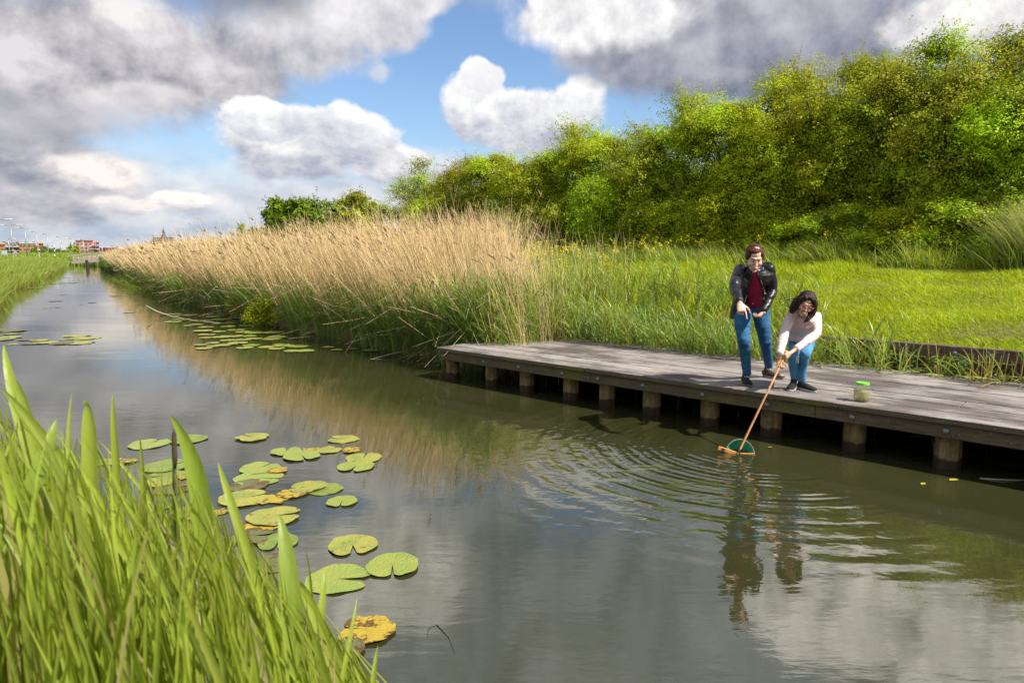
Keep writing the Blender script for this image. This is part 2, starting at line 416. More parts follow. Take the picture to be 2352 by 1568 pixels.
def wood_deck():
    m, nt = mat_new('weathered_boards'); g = nt.n('ShaderNodeNewGeometry'); P = g.outputs['Position']
    u = nt.vm('DOT_PRODUCT', P, tuple(E)); v = nt.vm('DOT_PRODUCT', P, tuple(N)); s = nt.n('ShaderNodeSeparateXYZ'); nt.l(P, s.inputs[0])
    c = nt.n('ShaderNodeCombineXYZ'); nt.l(nt.m('MULTIPLY', u, .22), c.inputs[0]); nt.l(nt.m('MULTIPLY', v, 3.), c.inputs[1]); nt.l(nt.m('MULTIPLY', s.outputs[2], 3.), c.inputs[2])
    c2 = nt.n('ShaderNodeCombineXYZ'); nt.l(nt.m('MULTIPLY', u, .6), c2.inputs[0]); nt.l(v, c2.inputs[1]); nt.l(s.outputs[2], c2.inputs[2])
    fine = nt.noise(c.outputs[0], 22, 6, .7); patch = nt.noise(c2.outputs[0], 1.7, 5, .65); sp = nt.noise(P, 90, 3, .7)
    a = nt.n('ShaderNodeAttribute', attribute_name='tint')
    col = nt.mix(nt.mr(fine, .3, .72), (.14, .117, .102), (.42, .37, .335))
    col = nt.mix(nt.mr(patch, .42, .62, 0, .92, True), col, (.095, .076, .066))
    col = nt.mix(nt.mr(sp, .55, .75, 0, .35), col, (.5, .47, .44))
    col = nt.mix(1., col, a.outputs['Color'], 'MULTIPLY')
    # moss on the side faces
    nz = nt.n('ShaderNodeSeparateXYZ'); nt.l(g.outputs['True Normal'], nz.inputs[0])
    side = nt.mr(nz.outputs[2], .3, .7, 1, 0)
    mossn = nt.mr(nt.noise(P, 2.3, 5, .7), .45, .6, 0, .75, True)
    brown = nt.mix(nt.mr(fine, .3, .7), (.075, .052, .028), (.185, .14, .085))
    brown = nt.mix(mossn, brown, (.15, .145, .03))
    brown = nt.mix(nt.mr(nt.noise(P, 60, 2, .5), .68, .74), brown, (.42, .42, .36))
    col = nt.mix(side, col, brown)
    # anti-slip grooves cut along every board
    gr = nt.m('SINE', nt.m('MULTIPLY', v, 6.2832/.026))
    gmask = nt.mr(nt.noise(c2.outputs[0], 1.1, 3, .5), .40, .60, .12, 1.)
    near = nt.mr(v, 7.25, 7.6, 1., .35)
    hgt = nt.m('ADD', nt.m('MULTIPLY', nt.m('MULTIPLY', gr, gmask), nt.m('MULTIPLY', near, .5)), nt.m('MULTIPLY', fine, .9))
    fin(nt, princ(nt, col, .85, .2, bump=(hgt, .006))); return m
M['deck'] = wood_deck()
def wood(name, dark, light, axis_scale=(1, 1, .12), rough=.85, sc_=30, spots=None):
    m, nt = mat_new(name); tc = nt.n('ShaderNodeTexCoord'); v = nt.vm('MULTIPLY', tc.outputs['Object'], axis_scale)
    f = nt.noise(v, sc_, 6, .7); c = nt.mix(nt.mr(f, .3, .7), dark, light)
    if spots: c = nt.mix(nt.mr(nt.noise(tc.outputs['Object'], 9, 4, .6), .5, .62, 0, .8, True), c, spots)
    fin(nt, princ(nt, c, rough, .25, bump=(f, .01))); return m

def water_mat():
    m, nt = mat_new('canal_water'); g = nt.n('ShaderNodeNewGeometry'); P = g.outputs['Position']
    net = onz(1696, 1030)
    rv = nt.vm('SUBTRACT', P, (net[0]+.05, net[1]-.02, 0)); r = nt.vm('LENGTH', rv)
    sp = nt.n('ShaderNodeSeparateXYZ'); nt.l(rv, sp.inputs[0])
    wr = nt.noise(P, 1.1, 2, .5)
    ph = nt.m('MULTIPLY_ADD', r, 6.2832/.10, nt.m('MULTIPLY', wr, 5.))
    # ring trains spread out from the net, strongest on the open side
    dirm = nt.mr(nt.m('ADD', nt.m('MULTIPLY', sp.outputs[0], .85), nt.m('MULTIPLY', sp.outputs[1], .35)), .10, -.9, .05, 1., True)
    brk = nt.mr(nt.noise(nt.vm('MULTIPLY', P, (1, 1.6, 1)), 2.2, 3, .6), .38, .62, .05, 1, True)
    env = nt.m('MULTIPLY', nt.m('MULTIPLY', nt.mr(r, .15, .5, 0, 1, True), nt.mr(r, .6, 2.6, 1, 0, True)), brk)
    ring = nt.m('MULTIPLY', nt.m('MULTIPLY', nt.m('SINE', ph), env), nt.m('MULTIPLY', dirm, .0036))
    ph2 = nt.m('MULTIPLY_ADD', r, 6.2832/.26, nt.m('MULTIPLY', wr, 4.))
    ring2 = nt.m('MULTIPLY', nt.m('MULTIPLY', nt.m('SINE', ph2), nt.m('MULTIPLY', brk, nt.mr(r, .9, 3.4, 1, 0, True))), nt.m('MULTIPLY', dirm, .0050))
    Ps = nt.vm('MULTIPLY', P, (.45, 1.25, 1)); n1 = nt.noise(Ps, 3.2, 3, .5, .3); n2 = nt.noise(nt.vm('MULTIPLY', P, (.5, 1.5, 1)), 11, 3, .55, .2)
    calm = nt.mr(nt.noise(nt.vm('MULTIPLY', P, (.5, 1, 1)), .45, 3, .5), .38, .62, .22, 1, True)
    w1 = nt.m('MULTIPLY', nt.m('MULTIPLY', n1, .0024), calm); w2 = nt.m('MULTIPLY', nt.m('MULTIPLY', n2, .0011), calm)
    h = nt.m('ADD', nt.m('ADD', ring, ring2), nt.m('ADD', w1, w2))
    b = nt.n('ShaderNodeBump'); nt.l(h, b.inputs['Height']); b.inputs['Distance'].default_value = 1.; b.inputs['Strength'].default_value = 1.
    mud = nt.mix(nt.mr(nt.noise(P, .5, 3, .5), .35, .65), (.028, .030, .009), (.040, .040, .016))
    p = nt.n('ShaderNodeBsdfPrincipled'); nt.l(mud, p.inputs['Base Color']); p.inputs['Roughness'].default_value = .015
    p.inputs['IOR'].default_value = 2.1; nt.l(b.outputs[0], p.inputs['Normal'])
    fin(nt, p.outputs[0]); return m
M['water'] = water_mat()
def soil_mat():
    m, nt = mat_new('soil_and_turf'); g = nt.n('ShaderNodeNewGeometry'); P = g.outputs['Position']
    s = nt.n('ShaderNodeSeparateXYZ'); nt.l(P, s.inputs[0])
    n = nt.noise(P, 26, 8, .72); n2 = nt.noise(P, .8, 5, .6)
    turf = nt.mix(nt.mr(n, .3, .7), (.10, .12, .012), (.26, .29, .03)); turf = nt.mix(nt.mr(n2, .55, .68, 0, .7), turf, (.24, .19, .10))
    mud = nt.mix(n, (.03, .022, .014), (.07, .05, .03))
    col = nt.mix(nt.mr(s.outputs[2], .25, .6), mud, turf)
    fin(nt, princ(nt, col, .95, .1, bump=(n, .05))); return m
M['soil'] = soil_mat()

# ------------------------------------------------------------------ land and water
def build_land():
    tl = np.unique(np.concatenate([np.linspace(-16, 8, 97), np.linspace(-60, -16, 60), np.linspace(-140, -60, 30), np.array([-900, -600, -400, -300, -250, -200, -170, 15, 25, 40, 60, 120, 260])]))
    offr = [0, .4, .8, 1.0, 1.25, 1.6, 1.95, 2.1, 2.2, 2.6, 3.2, 4, 5, 6, 7, 8, 10, 12, 14, 16, 18, 20, 26, 40, 80, 200, 600, 2500]
    offl = [0, .5, .8, 1.2, 1.6, 2, 2.7, 3.5, 5, 8, 14, 30, 60, 150, 500, 2500]
    V = []
    for t in tl:
        re_ = float(redge(t)); le = float(ledge(t)); row = [le-o+1.2 for o in offl[::-1]]+[le+2, (le+re_)/2]+[re_-1.2+o for o in offr]
        if t > -8.5:   # a crisp step behind the retaining beam
            row = [10.13 if abs(x-(8-1.2+1.25+2.2-.0)) < 0 else x for x in row]
        row = np.array(row); z = ground(np.full(len(row), t), row)
        V.append(np.column_stack([t*E[0]+row*N[0], t*E[1]+row*N[1], z]))
    k = len(V[0]); n = len(V); V = np.concatenate(V)
    i, j = np.meshgrid(np.arange(n-1), np.arange(k-1), indexing='ij'); a = (i*k+j).ravel()
    F = np.column_stack([a, a+k, a+k+1, a+1])
    o = obj('ground', mesh('ground', V, F, M['soil'], smooth=True)); tag(o, kind='structure')
    # make sure the sheet faces up
    W = 60
    P = ts(np.array([-900, -900, 60, 60.]), np.array([-60, 320, 60, -60.]), 0.)
    P = np.array([[-1500, -40, 0], [60, -40, 0], [60, 1800, 0], [-1500, 1800, 0.]])
    o = obj('water', mesh('water', P, [(0, 1, 2, 3)], M['water'])); tag(o, kind='structure')
build_land()

# ------------------------------------------------------------------ ribbons (blades, leaves, stems)
def ribbons(base, d, L, w, bend, side, k=3, prof=None, fold=0.):
    base = np.asarray(base, float); n = len(base); u = np.linspace(0, 1, k+1)
    if prof is None: prof = 1-u**2
    C = base[:, None]+d[:, None]*(L[:, None]*u)[..., None]+bend[:, None]*(u**2)[None, :, None]*L[:, None, None]
    hw = (w[:, None]*np.asarray(prof)[None]/2)[..., None]*side[:, None]
    if fold:
        nrm = np.cross(d, side); nrm /= np.linalg.norm(nrm, axis=1)[:, None]+1e-9
        dn = nrm[:, None]*(w[:, None]*np.asarray(prof)[None]*fold)[..., None]
        V = np.stack([C-hw+dn, C, C+hw+dn], 2); m = 3
    else: V = np.stack([C-hw, C+hw], 2); m = 2
    V = V.reshape(-1, 3); F = []
    b = (np.arange(n)*(k+1)*m)[:, None]
    for i in range(k):
        for c in range(m-1):
            q = i*m+c; F.append(np.stack([b[:, 0]+q, b[:, 0]+q+1, b[:, 0]+q+1+m, b[:, 0]+q+m], 1))
    return V, np.concatenate(F), (k+1)*m
def unit(v): return v/(np.linalg.norm(v, axis=-1, keepdims=True)+1e-9)
def rdir(n, spread, lean=(0, 0, 0)):
    d = np.column_stack([RS.normal(size=n)*spread, RS.normal(size=n)*spread, np.ones(n)])+np.array(lean); return unit(d)
def rside(n, d):
    a = RS.rand(n)*2*np.pi; s = np.column_stack([np.cos(a), np.sin(a), np.zeros(n)]); s = s-d*(s*d).sum(1)[:, None]; return unit(s)
class RB:
    def __init__(s): s.V = []; s.F = []; s.C = []; s.n = 0
    def add(s, res, col, tip=None, u=None):
        V, F, m = res; n = len(V)//m; col = np.asarray(col, float)
        if col.ndim == 1: col = np.tile(col, (n, 1))
        c = np.repeat(col[:, None], m, 1)
        if tip is not None:
            rows = np.repeat(np.linspace(0, 1, m//2 if m % 2 == 0 and m//2*2 == m else m//3), 2 if m % 2 == 0 else 3)[:m]
            c = c*(1-rows[None, :, None])+np.asarray(tip)[None, None]*rows[None, :, None]
        s.V.append(V); s.F.append(F+s.n); s.C.append(c.reshape(-1, 3)); s.n += len(V); return s
    def build(s, name, mat, parent=None, world=True, loc=(0, 0, 0)):
        return obj(name, mesh(name, np.concatenate(s.V), np.concatenate(s.F), mat, tint=np.concatenate(s.C), smooth=False), parent, world, loc)
def jit(col, n, v=.25, h=.15):
    c = np.tile(np.array(col, float), (n, 1))*np.clip(1+RS.normal(size=(n, 1))*v, .4, 1.8); c[:, 0] *= np.clip(1+RS.normal(size=n)*h, .6, 1.6); return c
def clump(t, s, f, seed=0):
    P = np.column_stack([t, s, t*0]); return sn(P, f, seed, 3)

def reed_shoots(rb, B, h, col, leaf_w=.016, nl=6, lean=(0, 0, 0), stemw=.006, droop=.35, leafL=.42, spread=.10):
    """green reeds: an upright stalk with long arching leaves"""
    n = len(B); d = rdir(n, spread, lean); side = rside(n, d)
    bend = np.column_stack([RS.normal(size=n)*.08, RS.normal(size=n)*.08, -np.abs(RS.normal(size=n))*.03])
    c = jit(col, n)
    rb.add(ribbons(B, d, h, np.full(n, stemw), bend, side, 3, [1, .9, .7, .3]), c*.9)
    for i in range(nl):
        f = .15+.8*(i+RS.rand(n))/nl
        bs = B+d*(h*f)[:, None]+bend*(f**2*h)[:, None]
        out = rside(n, d); ld = unit(d*(1.1+.6*RS.rand(n))[:, None]+out*(.22+.45*RS.rand(n))[:, None]+np.array(lean))
        L = leafL*(.6+.8*RS.rand(n))*(1.1-.3*f); s2 = unit(np.cross(ld, np.array([0, 0, 1.])+0*ld)+RS.normal(size=(n, 3))*.3)
        bd = np.column_stack([out[:, 0]*.25, out[:, 1]*.25, -droop*(.3+RS.rand(n))])
        rb.add(ribbons(bs, ld, L, leaf_w*(.7+.6*RS.rand(n)), bd, s2, 4, [.4, 1, .85, .5, .03]), c*(.85+.35*RS.rand(n))[:, None])

# ------------------------------------------------------------------ meadow
def build_meadow():
    rb = RB()
    def zone(n, t0, t1, s0, s1, h, w, col, sp=.3, tpow=1.4, lean=(-.12, 0, 0), k=2, cl=None, tip=None):
        u = RS.rand(n)**tpow; t = t1+(t0-t1)*u; s = s0+(s1-s0)*RS.rand(n)
        c = clump(t, s, .55, 3); f = clump(t, s, 1.6, 5)
        if cl is not None:
            keep = RS.rand(n) < np.clip(.75+cl*c, .05, 1); t, s, c, f = t[keep], s[keep], c[keep], f[keep]; n = len(t)
        hh = h*(.55+.75*RS.rand(n))*(1+.35*np.clip(c, -1, 1)+.2*f); B = ts(t, s, 0.); B[:, 2] = ground(t, s)-.02
        dist = np.hypot(B[:, 0], B[:, 1]); ww = w*(.7+.6*RS.rand(n))*np.clip(dist/11, .8, 3)
        d = rdir(n, sp, lean); bend = np.column_stack([-.25+RS.normal(size=n)*.25, RS.normal(size=n)*.25, -.25*RS.rand(n)])
        cc = jit(col, n, .22, .12)*(1+.18*c)[:, None]
        rb.add(ribbons(B, d, hh, ww, bend, rside(n, d), k, [1, .75, .05] if k == 2 else [1, .9, .6, .05]), cc, tip)
    zone(150000, -17, 4, 10.2, 20.3, .10, .010, (.33, .40, .012), .5, .8)
    zone(60000, -7, 3, 10.2, 14, .07, .009, (.32, .39, .014), .6, 1.0)
    zone(26000, -17, 4, 10.2, 20, .16, .009, (.38, .41, .05), .8, .9, cl=.5)
    zone(46000, -28, 5, 20.0, 25, .55, .011, (.22, .29, .016), .28, 1.0, k=3)
    zone(12000, -28, 5, 19.8, 24, .66, .009, (.40, .42, .14), .2, 1.0, k=3, cl=.6)
    zone(50000, -20, -5.2, 10.2, 20, .26, .011, (.33, .39, .010), .25, 1.0, k=3)
    zone(9000, -6, -3.0, 10.2, 13.4, .17, .010, (.35, .39, .010), .3, 1.0, k=3)
    zone(30000, -60, -18, 12.5, 30, .8, .02, (.22, .30, .02), .25, 1.3, k=3)
    # weeds hanging over the retaining beam
    zone(3500, -8.5, 5.5, 10.16, 10.35, .07, .009, (.26, .29, .04), .9, 1.0)
    o = rb.build('meadow_grass', M['grass']); tag(o, kind='stuff')
build_meadow()

def build_tall_grass_clump():
    rb = RB(); n = 2600
    t = -1.5+RS.normal(size=n)*.45; s = 20.9+RS.normal(size=n)*.5; B = ts(t, s, 0.); B[:, 2] = ground(t, s)
    c0 = ts(-1.5, 20.9, 0.); d = rdir(n, .16, (-.12, 0, 0)); d = unit(d+(B-c0)*[.22, .22, 0])
    rb.add(ribbons(B, d, 1.0+.9*RS.rand(n), np.full(n, .015), np.column_stack([-.3*RS.rand(n)-.1, RS.normal(size=n)*.15, -.2*RS.rand(n)]), rside(n, d), 4, [1, .9, .7, .4, .05]), jit((.20, .27, .06), n), (.42, .42, .18))
    o = rb.build('tall_grass', M['grass']); tag(o, kind='stuff')
build_tall_grass_clump()

# ------------------------------------------------------------------ reeds by the jetty
def build_green_reeds():
    rb = RB()
    n = 1500; u = RS.rand(n); t = -8.7+u*5.3; s = 9.15+RS.rand(n)*1.3+np.clip(-t-6.5, 0, 2)*.25*RS.normal(size=n)
    B = ts(t, s, 0.); B[:, 2] = np.maximum(ground(t, s), 0)
    reed_shoots(rb, B, (.55+.5*RS.rand(n))*np.clip(.85+(-t-3)*.09, .7, 1.35), (.27, .33, .075), .017, 6, (-.06, 0, 0))
    n = 90; t = -3.6+RS.rand(n)*1.3; s = 9.25+RS.rand(n)*.8; B = ts(t, s, 0.); B[:, 2] = .2
    reed_shoots(rb, B, (.45+.45*RS.rand(n)), (.27, .33, .07), .017, 5, (-.08, 0, 0))
    n = 46; t = -2.3+RS.rand(n)*4.0; s = 9.3+RS.rand(n)*.35; B = ts(t, s, 0.); B[:, 2] = .35
    reed_shoots(rb, B, .2+.3*RS.rand(n), (.26, .32, .07), .016, 4, (-.1, 0, 0))
    # clumps growing up through the back boards
    n = 90; t = -7.2+RS.rand(n)*3.4; s = 8.9+RS.rand(n)*.4; B = ts(t, s, .45)
    reed_shoots(rb, B, .3+.45*RS.rand(n), (.25, .32, .07), .017, 5, (-.1, 0, 0))
    o = rb.build('green_reeds', M['reedleaf']); tag(o, kind='stuff')
    # cut stalks and litter lying along the back of the jetty
    rb = RB(); n = 900; t = -8+RS.rand(n)**.6*12; s = 9.42+RS.normal(size=n)*.16; B = ts(t, s, 0.); B[:, 2] = .50+.07*RS.rand(n)
    d = unit(np.column_stack([RS.normal(size=(n, 2)), .16*RS.rand(n)])); L = .12+.3*RS.rand(n)
    rb.add(ribbons(B, d, L, .008+.014*RS.rand(n), np.tile([0, 0, -.15], (n, 1)), unit(np.cross(d, [0, 0, 1.])+RS.normal(size=(n, 3))*.4), 3, [.7, 1, .8, .1]), jit((.25, .27, .07), n, .3, .2))
    n = 130; t = -3+RS.rand(n)*7; t = np.where(RS.rand(n) < .5, -1.3+RS.normal(size=n)*.45, t); s = 9.45+RS.rand(n)*.4; B = ts(t, s, .35)
    d = rdir(n, .12); rb.add(ribbons(B, d, .2+.35*RS.rand(n), np.full(n, .012), np.zeros((n, 3)), rside(n, d), 1, [1, .9]), jit((.42, .30, .12), n, .2, .1))
    o = rb.build('reed_litter', M['drystem']); tag(o, kind='stuff')
    # broad leaved weeds (nettles) in the gap
    rb = RB(); n = 2600; t = -3.2+RS.rand(n)*1.7; s = 9.55+RS.rand(n)*.5; c = clump(t, s, 1.2, 11); k = c > .1; t, s = t[k], s[k]; n = len(t)
    B = ts(t, s, 0.); B[:, 2] = .3+RS.rand(n)*.42
    d = unit(np.column_stack([RS.normal(size=(n, 2)), .1+.3*RS.normal(size=n)]))
    rb.add(ribbons(B, d, .05+.05*RS.rand(n), .03+.02*RS.rand(n), np.tile([0, 0, -.4], (n, 1)), unit(np.cross(d, [0, 0, 1.])+RS.normal(size=(n, 3))*.3), 3, [.3, 1, .7, .05]), jit((.11, .17, .025), n))
    o = rb.build('weeds', M['grass']); tag(o, kind='stuff')
build_green_reeds()

def build_dry_reeds():
    rb = RB()
    n = 84000; q = RS.rand(n); t = -7.2-(q**1.7)*128; s = redge(t)+.05+RS.rand(n)**1.25*(3.6+.02*-t)
    dens = RS.rand(n) < np.clip((np.clip(-t-6.6, 0, 99)/4.0)**1.3, .05, 1)*np.clip((s-redge(t)+.35+np.clip((-t-9)*.5, 0, 2))/1.2, .1, 1); dens &= (s-redge(t) < np.where(t > -13, 1.3+np.clip(-t-8.0, 0, 9)*.65, 99)) | (RS.rand(n) < .10); t, s = t[dens], s[dens]; n = len(t)
    r = s-redge(t); c = clump(t, s, .35, 21)
    B = ts(t, s, 0.); B[:, 2] = np.maximum(ground(t, s), -.02); dist = np.hypot(B[:, 0], B[:, 1])
    top = 2.32+.20*c+RS.normal(size=n)*.20+(RS.rand(n) < .04)*.5+np.clip((t+22)/12, 0, 1)*.25
    top = np.where(t < -62, top*np.clip(1-( -t-62)/60*.25, .7, 1), top)
    h = np.clip(top-B[:, 2], .8, 3.6)*np.where(r < .5, .8+.2*RS.rand(n), 1)
    h = np.where(t > -8.9, h*.82, h)
    w = np.clip(dist*.00050, .0060, .028)*(.6+.8*RS.rand(n))
    # the front rows lean out over the water
    lean = np.clip(.24-.10*r, .0, .3)*(.2+1.2*RS.rand(n))+.10*clump(t, s, .5, 77)
    d = np.column_stack([RS.normal(size=n)*.11, RS.normal(size=n)*.11, np.ones(n)])-N[None]*lean[:, None]-E[None]*(.02+.13*clump(t, s, .3, 78))[:, None]
    d = unit(d); bend = np.column_stack([-.04+RS.normal(size=n)*.12, RS.normal(size=n)*.12, -.06*RS.rand(n)**2])
    sd = rside(n, d); sd = unit(sd*.6+np.array([1., .2, 0]))
    col = jit((.60, .42, .20), n, .24, .07)
    col[RS.rand(n) < .22] *= .45
    rb.add(ribbons(B, d, h, w, bend, sd, 4, [1, .95, .85, .6, .35]), col, (.72, .53, .28))
    # feathery old plumes on some of the tips
    k = RS.rand(n) < .05; m = k.sum(); P = B[k]+d[k]*h[k][:, None]+bend[k]*h[k][:, None]
    for q in range(3):
        dd = unit(d[k]+RS.normal(size=(m, 3))*.22+[-.25, 0, -.05]); rb.add(ribbons(P-d[k]*.10, dd, .14+.10*RS.rand(m), w[k]*2.6, np.tile([-.2, 0, -.25], (m, 1)), rside(m, dd), 3, [.2, 1, .7, .1]), jit((.34, .24, .14), m, .25, .1))
    # broken and leaning stalks
    m = 6000; q = RS.rand(m); t = -8-(q**1.5)*60; s = redge(t)+.0+RS.rand(m)*1.3; B = ts(t, s, 0.); B[:, 2] = .05+1.5*RS.rand(m)
    d = unit(RS.normal(size=(m, 3))*[.8, .8, .45]-N*.5); w = np.clip(np.hypot(B[:, 0], B[:, 1])*.0005, .006, .02)
    rb.add(ribbons(B, d, .5+.9*RS.rand(m), w, RS.normal(size=(m, 3))*.15+[0, 0, -.15], rside(m, d), 2, [1, 1, .6]), jit((.52, .40, .22), m))
    o = rb.build('dry_reeds', M['drystem']); tag(o, kind='stuff')
    # young green growth round their feet
    rb = RB(); n = 15000; q = RS.rand(n); t = -8-(q**1.6)*118; s = redge(t)-.12+RS.rand(n)**1.5*1.7
    c = clump(t, s*.6, .22, 33); k = RS.rand(n) < np.clip(.62+.8*c+(t > -13)*.6, .12, 1); t, s, c = t[k], s[k], c[k]; n = len(t)
    B = ts(t, s, 0.); B[:, 2] = np.maximum(ground(t, s), -.02); dist = np.hypot(B[:, 0], B[:, 1])
    for lo, hi in ((0, 24), (24, 60), (60, 200)):
        k = (dist >= lo) & (dist < hi)
        reed_shoots(rb, B[k], (.80+.75*RS.rand(k.sum())+.3*c[k]), (.19, .27, .05), .023*(1, 1.8, 3.6)[(24, 60, 200).index(hi)], (5, 4, 4)[(24, 60, 200).index(hi)], tuple(-N*.07), .006*(1, 1.6, 3)[(24, 60, 200).index(hi)])
    n = 2600; q = RS.rand(n); t = -8.3-(q**1.4)*34; s = redge(t)-.15+RS.rand(n)*.6; c = clump(t, s*.4, .16, 90); k = RS.rand(n) < np.clip(.25+1.1*c, .02, 1); t, s = t[k], s[k]; n = len(t); B = ts(t, s, 0.); B[:, 2] = -.02
    for q in range(3):
        d = rdir(n, .14, tuple(-N*.08)); rb.add(ribbons(B+RS.normal(size=(n, 3))*[.05, .05, 0], d, .8+.8*RS.rand(n), .018+.014*RS.rand(n), np.column_stack([-.15+RS.normal(size=n)*.15, -.1+RS.normal(size=n)*.1, -.18*RS.rand(n)]), rside(n, d), 5, [.5, .9, 1, .8, .45, .03]), jit((.27, .38, .09), n, .2, .1))
    n = 1500; t = -11.5+RS.rand(n)*4.2; s = redge(t)-.1+RS.rand(n)*1.9; B = ts(t, s, 0.); B[:, 2] = np.maximum(ground(t, s), -.02)
    reed_shoots(rb, B, .9+.75*RS.rand(n), (.26, .33, .07), .018, 6, tuple(-N*.15))
    # green clump at the far corner by the footbridge
    n = 900; t = -112+RS.rand(n)*34; s = redge(t)-.6+RS.rand(n)*2.2; B = ts(t, s, 0.)
    reed_shoots(rb, B, .9+.7*RS.rand(n), (.15, .21, .06), .07, 4, tuple(-N*.15), .03, leafL=.6)
    o = rb.build('young_reeds', M['reedleaf']); tag(o, kind='stuff')
build_dry_reeds()

def build_left_bank():
    rb = RB(); n = 72000; q = RS.rand(n); t = -16-(q**1.35)*150; l = -.25+RS.rand(n)**1.3*(6+(-t)*.09); s = ledge(t)-l
    c = clump(t, s, .25, 8); B = ts(t, s, 0.); B[:, 2] = np.maximum(ground(t, s), -.02); dist = np.hypot(B[:, 0], B[:, 1])
    w = np.clip(dist*.0011, .015, .13)*(.7+.6*RS.rand(n)); h = (.72+.45*RS.rand(n)+.12*c)*np.where(l < .4, .8, 1)*np.where(l > 7, .6, 1)
    d = rdir(n, .16, (.05, 0, 0)); bend = np.column_stack([.15+RS.normal(size=n)*.15, RS.normal(size=n)*.15, -.2*RS.rand(n)])
    rb.add(ribbons(B, d, h, w, bend, rside(n, d), 3, [.9, 1, .7, .05]), jit((.26, .34, .04), n, .2, .12), (.38, .44, .10))
    k = l < .7; m = k.sum(); d = rdir(m, .25, (0, 0, 0)); rb.add(ribbons(B[k], d, .35+.3*RS.rand(m), w[k]*.8, np.zeros((m, 3)), rside(m, d), 2, [1, .8, .1]), jit((.33, .27, .09), m))
    n = 12000; a = RS.rand(n); t = -110-a*200; s = ledge(t)-1-RS.rand(n)*40; B = ts(t, s, 0.); B[:, 2] = ground(t, s); d = rdir(n, .2)
    rb.add(ribbons(B, d, .6+.4*RS.rand(n), np.full(n, .3), np.zeros((n, 3)), rside(n, d), 2, [1, .8, .1]), jit((.20, .27, .04), n))
    n = 12000; t = -122-RS.rand(n)**1.5*190; s = redge(t)-.1+RS.rand(n)**1.2*12; B = ts(t, s, 0.); B[:, 2] = np.maximum(ground(t, s), 0); d = rdir(n, .2)
    rb.add(ribbons(B, d, .8+.4*RS.rand(n), np.full(n, .22), np.zeros((n, 3)), rside(n, d), 2, [1, .8, .1]), jit((.28, .36, .05), n))
    o = rb.build('bank_grass', M['grass']); tag(o, kind='stuff')
build_left_bank()

